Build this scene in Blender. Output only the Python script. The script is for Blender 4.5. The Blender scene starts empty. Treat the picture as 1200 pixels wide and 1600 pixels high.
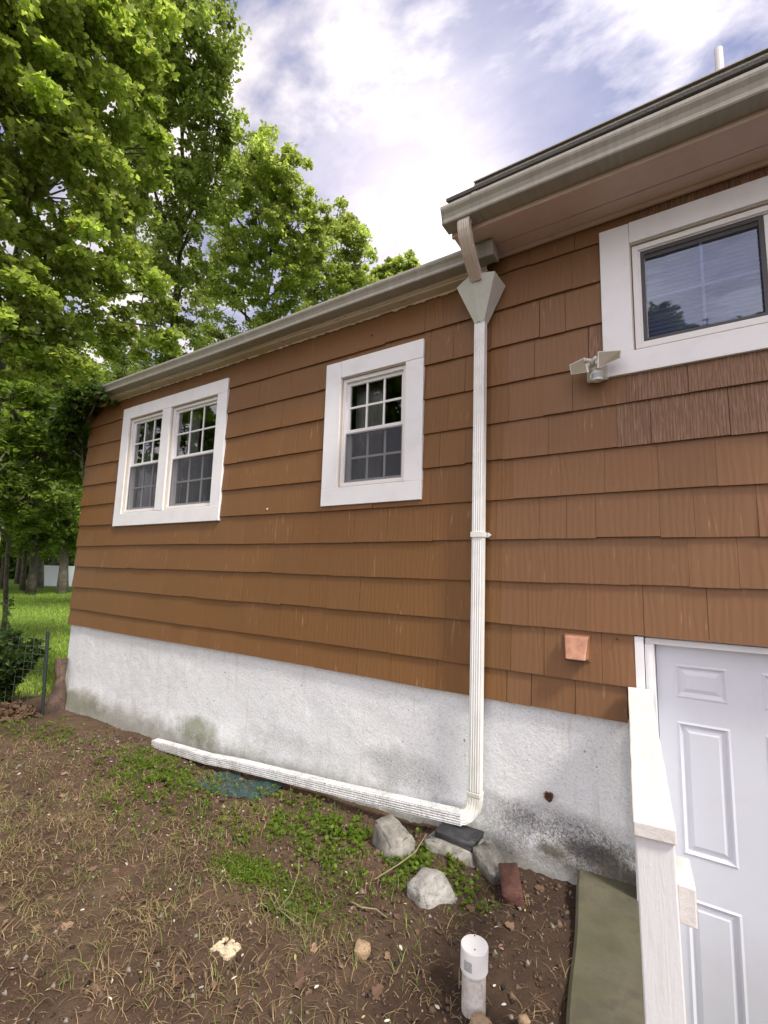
import bpy, math, random
import numpy as np
from mathutils import noise as mn
from mathutils import Vector, Matrix
random.seed(7); RNG = np.random.default_rng(11)
S = bpy.context.scene
COL = S.collection
# ------------------------------------------------------------------ camera
F_PX, YAW, PITCH, ROLL = 733.788, 0.580737, 0.126619, 0.027708
CAM = np.array([0.0, -2.8, 1.5])
_fw = np.array([-math.sin(YAW)*math.cos(PITCH), math.cos(YAW)*math.cos(PITCH), math.sin(PITCH)])
_r = np.array([math.cos(YAW), math.sin(YAW), 0.0]); _u = np.cross(_r, _fw)
C_R = _r*math.cos(ROLL)+_u*math.sin(ROLL); C_U = -_r*math.sin(ROLL)+_u*math.cos(ROLL)
cam = bpy.data.cameras.new('camera'); cam.sensor_fit = 'VERTICAL'; cam.sensor_height = 32.0
cam.lens = F_PX/1600*32.0; cam.clip_start = 0.02; cam.clip_end = 3000
co = bpy.data.objects.new('camera', cam); COL.objects.link(co); S.camera = co
M = Matrix([[C_R[i], C_U[i], -_fw[i], CAM[i]] for i in range(3)]+[[0, 0, 0, 1]]); co.matrix_world = M
def at(px, py, D):
    d = C_R*(px-600)/F_PX - C_U*(py-800)/F_PX + _fw
    return CAM + d/np.linalg.norm(d)*D
# ------------------------------------------------------------------ light
SUN_EL, SUN_AZ = math.radians(50), math.radians(-17)     # azimuth measured from +x, counter-clockwise
SUN_DIR = Vector((math.cos(SUN_EL)*math.cos(SUN_AZ), math.cos(SUN_EL)*math.sin(SUN_AZ), math.sin(SUN_EL)))
sl = bpy.data.lights.new('sun', 'SUN'); sl.energy = 3.0; sl.angle = math.radians(9); sl.color = (1.0, 0.94, 0.84)
so = bpy.data.objects.new('sun', sl); COL.objects.link(so); so.rotation_euler = SUN_DIR.to_track_quat('Z', 'Y').to_euler()
S.view_settings.view_transform = 'Standard'; S.view_settings.look = 'None'; S.view_settings.gamma = 1
S.view_settings.exposure = 0.66
W = bpy.data.worlds.new('World'); S.world = W; W.use_nodes = True
def build_world():
    nt = W.node_tree; N = nt.nodes; L = nt.links; N.clear()
    out = N.new('ShaderNodeOutputWorld'); sky = N.new('ShaderNodeTexSky'); sky.sky_type = 'NISHITA'; sky.sun_disc = False
    sky.sun_elevation = SUN_EL; sky.sun_rotation = math.pi/2 - SUN_AZ
    b1 = N.new('ShaderNodeBackground'); b1.inputs[1].default_value = 0.11
    hs = N.new('ShaderNodeMixRGB'); hs.blend_type = 'MIX'; hs.inputs[0].default_value = 0.6; hs.inputs[2].default_value = (2.0, 2.2, 3.9, 1)
    L.new(sky.outputs[0], hs.inputs[1]); L.new(hs.outputs[0], b1.inputs[0])
    tc = N.new('ShaderNodeTexCoord'); sep = N.new('ShaderNodeSeparateXYZ'); L.new(tc.outputs['Generated'], sep.inputs[0])
    def math_(op, a, b=None, clamp=False):
        m = N.new('ShaderNodeMath'); m.operation = op; m.use_clamp = clamp
        for i, v in enumerate((a, b)):
            if v is None: continue
            if isinstance(v, (int, float)): m.inputs[i].default_value = v
            else: L.new(v, m.inputs[i])
        return m.outputs[0]
    zz = math_('ADD', math_('MAXIMUM', sep.outputs[2], 0.0), 0.22)
    cv = N.new('ShaderNodeCombineXYZ'); L.new(math_('DIVIDE', sep.outputs[0], zz), cv.inputs[0]); L.new(math_('DIVIDE', sep.outputs[1], zz), cv.inputs[1])
    mp = N.new('ShaderNodeMapping'); mp.inputs['Location'].default_value = CLOUD_OFF; mp.inputs['Rotation'].default_value = (0, 0, 0.5); mp.inputs['Scale'].default_value = (1.0, 1.5, 1)
    L.new(cv.outputs[0], mp.inputs[0])
    n1 = N.new('ShaderNodeTexNoise'); n1.inputs['Scale'].default_value = 1.9; n1.inputs['Detail'].default_value = 9; n1.inputs['Roughness'].default_value = 0.56; n1.inputs['Distortion'].default_value = 0.25
    L.new(mp.outputs[0], n1.inputs[0])
    n2 = N.new('ShaderNodeTexNoise'); n2.inputs['Scale'].default_value = 5.0; n2.inputs['Detail'].default_value = 8; n2.inputs['Roughness'].default_value = 0.6
    L.new(mp.outputs[0], n2.inputs[0])
    # cloud cover thickens towards the horizon and behind the viewer
    back = math_('MULTIPLY', sep.outputs[1], -0.22)
    v = math_('ADD', n1.outputs[0], math_('MULTIPLY', math_('SUBTRACT', n2.outputs[0], 0.5), 0.22))
    v = math_('ADD', v, math_('MAXIMUM', back, -0.03))
    v = math_('ADD', v, math_('MULTIPLY', math_('SUBTRACT', 0.7, sep.outputs[2]), 0.12))
    cr = N.new('ShaderNodeValToRGB'); cr.color_ramp.elements[0].position = 0.43; cr.color_ramp.elements[0].color = (0, 0, 0, 1)
    cr.color_ramp.elements[1].position = 0.60; cr.color_ramp.elements[1].color = (1, 1, 1, 1); L.new(v, cr.inputs[0])
    cc = N.new('ShaderNodeValToRGB'); e = cc.color_ramp.elements
    e[0].position = 0.40; e[0].color = (0.66, 0.60, 0.68, 1); e[1].position = 0.64; e[1].color = (1.04, 0.96, 0.95, 1)
    L.new(math_('ADD', n1.outputs[0], math_('MULTIPLY', math_('SUBTRACT', n2.outputs[0], 0.5), 0.5)), cc.inputs[0])
    # clouds glow where they are thin in front of a bright part of the sky
    g = N.new('ShaderNodeVectorMath'); g.operation = 'DOT_PRODUCT'; L.new(tc.outputs['Generated'], g.inputs[0])
    gd = GLOW; g.inputs[1].default_value = gd
    glow = math_('POWER', math_('MAXIMUM', g.outputs['Value'], 0.0), 40)
    g2 = N.new('ShaderNodeVectorMath'); g2.operation = 'DOT_PRODUCT'; L.new(tc.outputs['Generated'], g2.inputs[0]); g2.inputs[1].default_value = GLOW2
    glow2 = math_('POWER', math_('MAXIMUM', g2.outputs['Value'], 0.0), 22)
    # unseen sky behind the viewer is brightened as added fill for the shaded wall
    bb = math_('MULTIPLY', math_('MAXIMUM', math_('MULTIPLY', sep.outputs[1], -1.0), 0.0), BACKFILL)
    st = math_('ADD', math_('ADD', 0.68, bb), math_('ADD', math_('MULTIPLY', glow, 0.42), math_('MULTIPLY', glow2, 0.45)))
    b2 = N.new('ShaderNodeBackground'); L.new(cc.outputs[0], b2.inputs[0]); L.new(st, b2.inputs[1])
    mx = N.new('ShaderNodeMixShader')
    fac = math_('MAXIMUM', cr.outputs[0], math_('MULTIPLY', glow, 0.9), True)
    fac = math_('ADD', math_('MULTIPLY', fac, 0.90), 0.08, True)
    L.new(fac, mx.inputs[0]); L.new(b1.outputs[0], mx.inputs[1]); L.new(b2.outputs[0], mx.inputs[2]); L.new(mx.outputs[0], out.inputs[0])
CLOUD_OFF = (4.8, 4.9, 0.0); BACKFILL = 1.25
_g = at(640, 330, 1)-CAM; GLOW = tuple(_g/np.linalg.norm(_g))
_g = at(960, 30, 1)-CAM; GLOW2 = tuple(_g/np.linalg.norm(_g))
build_world()
# ------------------------------------------------------------------ materials
class NT:
    def __init__(s, name):
        s.m = bpy.data.materials.new(name); s.m.use_nodes = True; s.t = s.m.node_tree; s.N = s.t.nodes; s.L = s.t.links
        s.b = s.N['Principled BSDF']; s.out = s.N['Material Output']
    def _set(s, n, i, v):
        if v is None: return
        if hasattr(v, 'node'): s.L.new(v, n.inputs[i])
        else:
            if isinstance(v, (tuple, list)) and len(v) == 3 and n.inputs[i].type == 'RGBA': v = (*v, 1)
            n.inputs[i].default_value = v
    def co(s, scale=(1, 1, 1), loc=(0, 0, 0), rot=(0, 0, 0), kind='Object'):
        tc = s.N.new('ShaderNodeTexCoord'); mp = s.N.new('ShaderNodeMapping')
        mp.inputs['Scale'].default_value = scale; mp.inputs['Location'].default_value = loc; mp.inputs['Rotation'].default_value = rot
        s.L.new(tc.outputs[kind], mp.inputs[0]); return mp.outputs[0]
    def noise(s, vec, scale, detail=4, rough=.55, dist=0):
        n = s.N.new('ShaderNodeTexNoise'); s._set(n, 0, vec); n.inputs['Scale'].default_value = scale; n.inputs['Detail'].default_value = detail
        n.inputs['Roughness'].default_value = rough; n.inputs['Distortion'].default_value = dist; return n.outputs[0]
    def vor(s, vec, scale, feature='F1'):
        n = s.N.new('ShaderNodeTexVoronoi'); n.feature = feature; s._set(n, 0, vec); n.inputs['Scale'].default_value = scale; return n.outputs[0]
    def wave(s, vec, scale, dist=2, detail=2, dscale=1, dirn='X'):
        n = s.N.new('ShaderNodeTexWave'); n.bands_direction = dirn; s._set(n, 0, vec); n.inputs['Scale'].default_value = scale
        n.inputs['Distortion'].default_value = dist; n.inputs['Detail'].default_value = detail; n.inputs['Detail Scale'].default_value = dscale; return n.outputs['Fac']
    def ramp(s, f, pts):
        n = s.N.new('ShaderNodeValToRGB'); s.L.new(f, n.inputs[0]); e = n.color_ramp.elements
        while len(e) < len(pts): e.new(0.5)
        for k, (p, c) in enumerate(pts):
            e[k].position = p; e[k].color = (c, c, c, 1) if isinstance(c, (int, float)) else (*c, 1)
        return n.outputs[0]
    def mix(s, f, a, b, mode='MIX'):
        n = s.N.new('ShaderNodeMixRGB'); n.blend_type = mode; s._set(n, 0, f); s._set(n, 1, a); s._set(n, 2, b); return n.outputs[0]
    def m_(s, op, a, b=None, clamp=False):
        n = s.N.new('ShaderNodeMath'); n.operation = op; n.use_clamp = clamp; s._set(n, 0, a); s._set(n, 1, b); return n.outputs[0]
    def xyz(s, vec):
        n = s.N.new('ShaderNodeSeparateXYZ'); s.L.new(vec, n.inputs[0]); return n.outputs
    def attr(s, name):
        n = s.N.new('ShaderNodeAttribute'); n.attribute_name = name; return n.outputs['Color']
    def bump(s, h, strength=.3, dist=.01, prev=None):
        n = s.N.new('ShaderNodeBump'); n.inputs['Strength'].default_value = strength; n.inputs['Distance'].default_value = dist
        s.L.new(h, n.inputs['Height'])
        if prev is not None: s.L.new(prev, n.inputs['Normal'])
        return n.outputs[0]
    def fin(s, col=None, rough=.5, nrm=None, metal=0, spec=.5):
        s._set(s.b, 'Base Color', col); s._set(s.b, 'Roughness', rough); s._set(s.b, 'Normal', nrm); s._set(s.b, 'Metallic', metal); s._set(s.b, 'Specular IOR Level', spec)
        return s.m
MAT = {}
def sstep(t, x, a, b):   # smooth 0..1 between a and b
    n = t.N.new('ShaderNodeMapRange'); n.interpolation_type = 'SMOOTHSTEP'; t._set(n, 0, x)
    n.inputs[1].default_value = a; n.inputs[2].default_value = b; return n.outputs[0]
def mk_siding(name, striated=False):
    t = NT(name); base = t.attr('tone'); v = t.co(); s = t.xyz(v)
    big = t.noise(v, 1.3, 3); col = t.mix(t.ramp(big, [(.35, 0.0), (.7, .35)]), base, t.mix(1.0, base, (1.10, .93, .86), 'MULTIPLY'))
    gv = t.co(scale=(30, 30, 1.6)); g = t.noise(gv, 3.2, 6, .6, .3)
    wv = t.co(scale=(1, 1, .22)); w = t.wave(wv, 9, 9, 2, 1.2)
    col = t.mix(t.ramp(g, [(.3, .12), (.55, 0), (.62, 0), (.8, .10)]), col, t.mix(1.0, col, (.72, .70, .68), 'MULTIPLY'))
    # bare / pale streaks down the grain where the paint has cracked
    sv = t.co(scale=(60, 60, 3.0)); sn = t.noise(sv, 1.0, 3, .5); msk = t.noise(t.co(scale=(2, 2, 3)), 1.6, 2)
    streak = t.m_('MULTIPLY', t.ramp(sn, [(.63, 0), (.69, 1)]), t.ramp(msk, [(.47, 0), (.60, .6)]))
    col = t.mix(streak, col, (.34, .20, .115))
    if striated:
        cv = t.co(scale=(1, 1, .03)); c = t.wave(cv, 21, 5, 3, 5)
        cn = t.noise(t.co(scale=(130, 130, 2.2)), 1.0, 3, .6)
        col = t.mix(t.ramp(cn, [(.30, .6), (.45, .1), (.52, .1), (.66, .75)]), t.mix(t.ramp(c, [(0, .5), (.35, 0)]), col, (.085, .042, .024)), (.33, .20, .125))
        n = t.bump(c, .55, .006); n = t.bump(cn, .3, .003, n)
    else:
        n = t.bump(w, .20, .004); n = t.bump(g, .12, .002, n)
    n = t.bump(t.noise(v, 240, 2), .10, .0015, n)
    return t.fin(col, t.ramp(g, [(.2, .42), (.8, .6)]), n, spec=.35)
def mk_paint(name, col=(.74, .75, .76), dirt=.25, bumpy=.12, rough=.45, dcol=(.40, .36, .29), grain=None):
    t = NT(name); v = t.co(); d = t.noise(v, 7, 6, .65); d2 = t.noise(v, 60, 4, .7)
    m = t.m_('MULTIPLY', t.ramp(d, [(.48, 0), (.75, dirt)]), t.ramp(d2, [(.35, .3), (.65, 1)]))
    c = t.mix(m, col, dcol)
    n = t.bump(t.noise(v, 120, 3), bumpy, .002)
    if grain:
        gr = t.noise(t.co(scale=grain), 3, 6, .65); n = t.bump(gr, .5, .003, n)
        c = t.mix(t.ramp(gr, [(.55, 0), (.75, .35)]), c, t.mix(1, c, (.78, .70, .62), 'MULTIPLY'))
    return t.fin(c, rough, n)
MAT['siding'] = mk_siding('brown painted shingle'); MAT['striated'] = mk_siding('brown combed shingle', True)
MAT['trim'] = mk_paint('white trim paint', (.80, .81, .83), .28, .12, .4, (.45, .40, .33))
MAT['vinyl'] = mk_paint('white vinyl', (.76, .76, .76), .12, .03, .3)
MAT['tan'] = mk_paint('tan sill paint', (.52, .45, .36), .3, .1, .5)
MAT['soffit'] = mk_paint('pinkish soffit paint', (.68, .53, .465), .35, .2, .55, (.30, .22, .16), (1, 25, 25))
def mk_peel():
    t = NT('peeling fascia paint'); v = t.co(); n1 = t.noise(t.co(scale=(1, 3, 3)), 9, 8, .7, .4)
    c = t.mix(t.ramp(n1, [(.60, 0), (.63, .8)]), (.66, .56, .45), (.30, .18, .12)); c = t.mix(t.ramp(t.noise(v, 2.2, 3), [(.35, 0), (.65, .5)]), c, (.50, .45, .30))
    return t.fin(c, .7, t.bump(t.ramp(n1, [(.59, 0), (.64, 1)]), .5, .004))
MAT['peel'] = mk_peel()
def mk_gutter():
    t = NT('weathered gutter aluminium'); v = t.co(scale=(1, 1, 1)); st = t.noise(t.co(scale=(28, 2, 2)), 1.5, 5, .6)
    b = t.noise(v, 3, 5, .6)
    c = t.mix(t.ramp(st, [(.35, .0), (.7, .55)]), (.38, .365, .32), (.24, .225, .175)); c = t.mix(t.ramp(b, [(.4, 0), (.75, .4)]), c, (.40, .38, .29))
    c = t.mix(t.ramp(t.noise(v, 45, 3), [(.66, 0), (.74, .5)]), c, (.2, .17, .12))
    return t.fin(c, .42, t.bump(t.noise(t.co(scale=(.5, 1, 1)), 12, 2), .08, .01))
MAT['gutter'] = mk_gutter()
def mk_spout(name, grime, white=(.80, .81, .80), moss=True):
    t = NT(name); v = t.co(); n1 = t.noise(v, 9, 6, .7); sp = t.noise(v, 130, 3, .6)
    c = t.mix(t.ramp(n1, [(.42, 0), (.7, grime)]), white, (.42, .43, .30) if moss else (.36, .36, .33))
    c = t.mix(t.ramp(sp, [(.64, 0), (.70, grime)] if moss else [(.55, 0), (.63, grime)]), c, (.10, .09, .07))
    s = t.xyz(v)
    low = sstep(t, s[2], 1.0, 0.2)
    if moss: c = t.mix(t.m_('MULTIPLY', low, t.ramp(t.noise(t.co(scale=(8, 8, 1)), 5, 4, .6), [(.4, .05), (.7, .5)])), c, (.44, .47, .34))
    return t.fin(c, .38, t.bump(t.noise(v, 20, 3), .10, .006))
MAT['spout'] = mk_spout('white downspout', .25)
MAT['spout_dirty'] = mk_spout('dirty white downspout', .85, (.82, .82, .80))
MAT['spout_ground'] = mk_spout('dirty white ground pipe', .8, (.74, .75, .76), False)
MAT['galv'] = mk_paint('painted sheet metal', (.60, .63, .58), .5, .15, .42, (.40, .34, .25))
MAT['galv_tan'] = mk_paint('bronzed spout', (.60, .53, .45), .45, .1, .42)
def mk_found():
    t = NT('white stucco foundation'); v = t.co(); s = t.xyz(v)
    sp = t.noise(v, 85, 4, .75); mid = t.noise(v, 6, 7, .7); big = t.noise(v, 1.5, 5, .6)
    c = t.mix(t.ramp(big, [(.35, 0), (.7, .35)]), (.76, .79, .81), (.64, .645, .63))
    c = t.mix(t.ramp(sp, [(.50, 0), (.66, .38)]), c, (.24, .225, .20))
    def blob(x, z, rx, rz):
        a = t.m_('DIVIDE', t.m_('SUBTRACT', s[0], x+3), rx); b = t.m_('DIVIDE', t.m_('SUBTRACT', s[2], z), rz)
        r = t.m_('ADD', t.m_('MULTIPLY', a, a), t.m_('MULTIPLY', b, b))
        return sstep(t, t.m_('ADD', r, t.m_('MULTIPLY', t.m_('SUBTRACT', mid, .5), 1.6)), 1.15, .0)
    spk = t.ramp(t.noise(v, 95, 6, .85), [(.36, 0.15), (.60, 1)])
    # black mould spots
    for (x, z, rx, rz, k) in ((-1.62, .22, .38, .15, .6), (-.62, .13, .40, .16, 1.0), (-.95, .10, .25, .18, .7), (-.42, .06, .25, .14, 1.0), (-2.6, .12, .7, .16, .35), (-4.9, .0, .9, .2, .3)):
        c = t.mix(t.m_('MULTIPLY', blob(x, z, rx, rz), t.m_('MULTIPLY', spk, k)), c, (.055, .048, .038))
    for (x, z, rx, rz) in ((-.50, .10, .17, .05), (-.36, .05, .12, .05), (-.70, .06, .10, .03)):
        c = t.mix(t.m_('MULTIPLY', blob(x, z, rx, rz), .85), c, (.03, .026, .022))
    # green/brown algae where the wall meets soil on the far side
    low = sstep(t, t.m_('ADD', s[2], t.m_('MULTIPLY', t.m_('SUBTRACT', mid, .5), .5)), .16, -.14)
    c = t.mix(t.m_('MULTIPLY', low, .62), c, (.20, .19, .12))
    al = blob(-3.75, .05, .35, .14); c = t.mix(t.m_('MULTIPLY', al, .75), c, (.16, .18, .10))
    al = blob(-5.9, -.05, .6, .16); c = t.mix(t.m_('MULTIPLY', al, .6), c, (.17, .17, .09))
    tr = t.noise(t.co(scale=(9, 1, 1.2)), 2, 4, .6); c = t.mix(t.ramp(tr, [(.56, 0), (.75, .35)]), c, (.36, .34, .27))
    chip = t.ramp(t.noise(v, 26, 2), [(.735, 0), (.745, 1)]); c = t.mix(t.m_('MULTIPLY', chip, .7), c, (.15, .12, .09))
    n = t.bump(t.noise(v, 55, 5, .7), .55, .008); n = t.bump(t.noise(v, 9, 4), .22, .02, n); n = t.bump(chip, -.3, .006, n)
    return t.fin(c, .85, n)
MAT['foundation'] = mk_found()
def mk_roof():
    t = NT('asphalt shingle roof'); v = t.co(); return t.fin(t.mix(t.noise(v, 60, 4), (.03, .028, .026), (.10, .09, .085)), .9, t.bump(t.noise(v, 90, 3), .6, .005))
MAT['roof'] = mk_roof()
def simple(name, col, rough=.5, metal=0, var=.15, sc=20, bump=.1, spec=.5):
    t = NT(name); v = t.co(); n = t.noise(v, sc, 5, .6)
    c = t.mix(t.ramp(n, [(.3, 0), (.75, 1)]), tuple(x*(1+var) for x in col), tuple(x*(1-var*1.6) for x in col))
    return t.fin(c, rough, t.bump(t.noise(v, sc*5, 3), bump, .003), metal, spec)
MAT['dark'] = simple('dark interior', (.018, .018, .02), .9)
MAT['room'] = simple('room wall', (.055, .055, .06), .9)
MAT['gap'] = simple('dark caulk gap', (.03, .028, .025), .9)
MAT['screen_dark'] = simple('dark screen frame', (.05, .05, .052), .5, 0, .05)
MAT['screen_frame'] = simple('grey screen frame', (.24, .235, .23), .4, 0, .05)
MAT['curtain'] = simple('white curtain', (.34, .34, .32), .9, 0, .1, 6, .2)
MAT['copper'] = simple('copper brown hood', (.46, .235, .15), .33, .35, .25, 16, .15)
MAT['rust'] = simple('rusty stub', (.12, .05, .03), .9, 0, .4, 60, .8)
MAT['fixture'] = simple('cream plastic', (.58, .56, .50), .35, 0, .06, 10, .03)
MAT['lens'] = simple('tan lens', (.25, .22, .155), .25, 0, .08, 8, .02)
MAT['sensor'] = simple('grey sensor window', (.33, .37, .41), .25)
MAT['pvc'] = simple('white pvc', (.80, .80, .79), .4, 0, .03, 12, .0)
MAT['sticker'] = simple('grey sticker', (.40, .41, .43), .5, 0, .35, 300, .0)
def mk_pvcdirty():
    t = NT('dirty pvc'); v = t.co(); n = t.noise(v, 18, 6, .7); s = t.xyz(v)
    c = t.mix(t.ramp(n, [(.4, 0), (.68, .8)]), (.62, .60, .57), (.26, .21, .16)); c = t.mix(t.ramp(t.noise(v, 90, 3), [(.62, 0), (.7, .6)]), c, (.12, .10, .08))
    return t.fin(c, .55, t.bump(n, .1, .003))
MAT['pvc_dirty'] = mk_pvcdirty()
def mk_wood(name, col, dark, sc=(12, 1.2, 12), dots=True, amt=.45):
    t = NT(name); v = t.co(); g = t.noise(t.co(scale=sc), 4, 8, .7, .5)
    c = t.mix(t.ramp(g, [(.50, 0), (.72, amt)]), col, dark)
    n2 = t.noise(v, 45, 5, .75); c = t.mix(t.ramp(n2, [(.58, 0), (.70, amt*.8)]), c, dark)
    if dots: c = t.mix(t.ramp(t.noise(v, 55, 2), [(.73, 0), (.745, .7)]), c, (.10, .06, .04))
    n = t.bump(g, .6, .004); n = t.bump(n2, .25, .002, n); return t.fin(c, .6, n)
MAT['white_wood'] = mk_wood('weathered white wood', (.66, .635, .61), (.56, .44, .36))
MAT['white_post'] = mk_wood('weathered white post', (.68, .68, .69), (.50, .46, .40), (12, 12, 1.2), True, .3)
MAT['door'] = mk_paint('white door', (.67, .695, .76), .14, .02, .32)
def mk_conc():
    t = NT('mossy concrete'); v = t.co(); n = t.noise(v, 4.5, 6, .6); n2 = t.noise(v, 40, 5, .7)
    c = t.mix(t.ramp(n, [(.3, 0), (.7, 1)]), (.055, .050, .030), (.135, .125, .080)); c = t.mix(t.ramp(t.noise(v, 2.6, 4), [(.42, 0), (.62, .7)]), c, (.075, .08, .028))
    c = t.mix(t.ramp(n2, [(.45, 0), (.75, .6)]), c, (.08, .07, .045)); c = t.mix(t.ramp(t.noise(v, 9, 4), [(.56, 0), (.68, .7)]), c, (.06, .05, .035)); c = t.mix(t.ramp(t.noise(v, 3.3, 3), [(.5, 0), (.7, .6)]), c, (.07, .065, .03))
    return t.fin(c, .8, t.bump(n2, .35, .006))
MAT['concrete'] = mk_conc()
def mk_rock(name, a, b, sc=9):
    t = NT(name); v = t.co(); n = t.noise(v, sc, 8, .72, .6); n2 = t.noise(v, 70, 4, .7)
    c = t.mix(t.ramp(n, [(.38, 0), (.62, 1)]), a, b); c = t.mix(t.ramp(n2, [(.5, 0), (.7, .5)]), c, tuple(x*.45 for x in a))
    nn = t.bump(n, .5, .012); return t.fin(c, .85, t.bump(n2, .5, .004, nn))
MAT['granite'] = mk_rock('granite', (.15, .14, .12), (.31, .295, .265)); MAT['granite_pale'] = mk_rock('pale granite', (.22, .21, .195), (.42, .41, .385))
MAT['block'] = mk_rock('dark wet block', (.018, .019, .021), (.045, .046, .05), 5); MAT['block'].node_tree.nodes['Principled BSDF'].inputs['Roughness'].default_value = .55
MAT['graystone'] = mk_rock('grey stone', (.13, .12, .10), (.30, .29, .26)); MAT['brick'] = mk_rock('red brick', (.07, .026, .018), (.115, .048, .034), 14)
MAT['cobble'] = mk_rock('tan stone', (.30, .20, .12), (.42, .31, .2), 12)
MAT['bark'] = mk_rock('bark', (.055, .045, .035), (.14, .12, .095), 6); MAT['bark_pale'] = mk_rock('pale bark', (.12, .10, .08), (.26, .23, .185), 5)
MAT['logbark'] = mk_rock('old log', (.06, .038, .028), (.15, .10, .075), 12)
MAT['post_green'] = simple('dark green steel', (.012, .02, .016), .6)
MAT['wire'] = simple('fence wire', (.10, .12, .09), .5); MAT['fence_white'] = simple('white vinyl fence', (.66, .70, .76), .4, 0, .04)
MAT['matgreen'] = simple('blue green plastic mesh', (.05, .095, .09), .6, 0, .4, 30, .2)
def mk_leaf(name, trans=.64, rough=.45):
    t = NT(name); c = t.attr('tone'); t.fin(c, rough, spec=.35)
    tr = t.N.new('ShaderNodeBsdfTranslucent'); t.L.new(t.mix(1, c, (1.35, 1.42, .8), 'MULTIPLY'), tr.inputs[0])
    mx = t.N.new('ShaderNodeMixShader'); mx.inputs[0].default_value = trans; t.L.new(t.b.outputs[0], mx.inputs[1]); t.L.new(tr.outputs[0], mx.inputs[2]); t.L.new(mx.outputs[0], t.out.inputs[0])
    return t.m
MAT['leaf'] = mk_leaf('leaf'); MAT['litter'] = mk_leaf('plant litter', .12, .75)
def mk_glass(name, refl=1.0, tint=(1, 1, 1), wavy=.0, gcol=(.95, .97, 1)):
    t = NT(name); N = t.N; L = t.L
    fr = N.new('ShaderNodeFresnel'); fr.inputs[0].default_value = 1.5
    gl = N.new('ShaderNodeBsdfGlossy'); gl.inputs['Roughness'].default_value = .015; gl.inputs[0].default_value = (*gcol, 1)
    if wavy: L.new(t.bump(t.noise(t.co(scale=(.4, 1, 1)), 9, 2), wavy, .02), gl.inputs['Normal'])
    tp = N.new('ShaderNodeBsdfTransparent'); tp.inputs[0].default_value = (*tint, 1)
    mx = N.new('ShaderNodeMixShader'); L.new(t.m_('MULTIPLY', fr.outputs[0], refl, True), mx.inputs[0]); L.new(tp.outputs[0], mx.inputs[1]); L.new(gl.outputs[0], mx.inputs[2]); L.new(mx.outputs[0], t.out.inputs[0])
    return t.m
MAT['glass'] = mk_glass('window glass', 2.2, (.8, .84, .82), .05); MAT['glass_right'] = mk_glass('double window glass', 5.0, (.62, .70, .95), .05, (.70, .80, 1.0))
def mk_screen(name, op):
    t = NT(name); N = t.N; df = N.new('ShaderNodeBsdfDiffuse'); df.inputs[0].default_value = (.105, .11, .125, 1); tp = N.new('ShaderNodeBsdfTransparent')
    mx = N.new('ShaderNodeMixShader'); mx.inputs[0].default_value = op; t.L.new(tp.outputs[0], mx.inputs[1]); t.L.new(df.outputs[0], mx.inputs[2]); t.L.new(mx.outputs[0], t.out.inputs[0]); return t.m
MAT['screen'] = mk_screen('insect screen', .55); MAT['screen_thin'] = mk_screen('thin insect screen', .28)
def mk_blind():
    t = NT('window blind'); v = t.co(); w = t.wave(v, 12, 1.2, 2, 1.5, 'Z'); c = t.mix(t.ramp(w, [(.3, 0), (.9, 1)]), (.16, .21, .38), (.42, .50, .72))
    return t.fin(c, .8, t.bump(w, .5, .01))
MAT['blind'] = mk_blind()
def mk_ground():
    t = NT('ground soil and lawn'); v = t.co(); lawn = t.attr('lawn')
    n = t.noise(v, 2.2, 8, .65); f = t.noise(v, 45, 6, .75); g = t.noise(v, 11, 6, .7)
    soil = t.mix(t.ramp(n, [(.32, 0), (.68, 1)]), (.072, .043, .028), (.150, .098, .064)); soil = t.mix(t.ramp(g, [(.4, 0), (.62, .5)]), soil, (.045, .028, .019))
    soil = t.mix(t.ramp(f, [(.58, 0), (.72, .55)]), soil, (.19, .135, .095)); soil = t.mix(t.ramp(t.noise(v, 170, 2), [(.68, 0), (.74, .5)]), soil, (.30, .26, .2))
    soil = t.mix(t.ramp(t.noise(v, 1.1, 4), [(.55, 0), (.7, .28)]), soil, (.075, .085, .028))
    sp_ = t.xyz(v); soil_shade = t.m_('MULTIPLY', sstep(t, t.m_('ADD', sp_[0], t.m_('MULTIPLY', g, .8)), -1.2, -.2), .55); soil = t.mix(soil_shade, soil, (.030, .019, .014))  # shade beside the concrete, painted in as darker soil colour
    lw = t.mix(t.noise(v, .5, 4), (.09, .18, .02), (.17, .27, .035)); lw = t.mix(t.ramp(t.noise(v, 18, 4), [(.4, 0), (.7, .5)]), lw, (.03, .065, .012))
    sx = t.N.new('ShaderNodeSeparateColor'); t.L.new(lawn, sx.inputs[0])
    c = t.mix(sx.outputs[0], soil, lw); nn = t.bump(g, .7, .03); nn = t.bump(f, .7, .012, nn); return t.fin(c, .95, nn, spec=.2)
MAT['ground'] = mk_ground()
MAT['pinkwall'] = simple('pale pink siding', (.42, .34, .31), .7)
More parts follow.
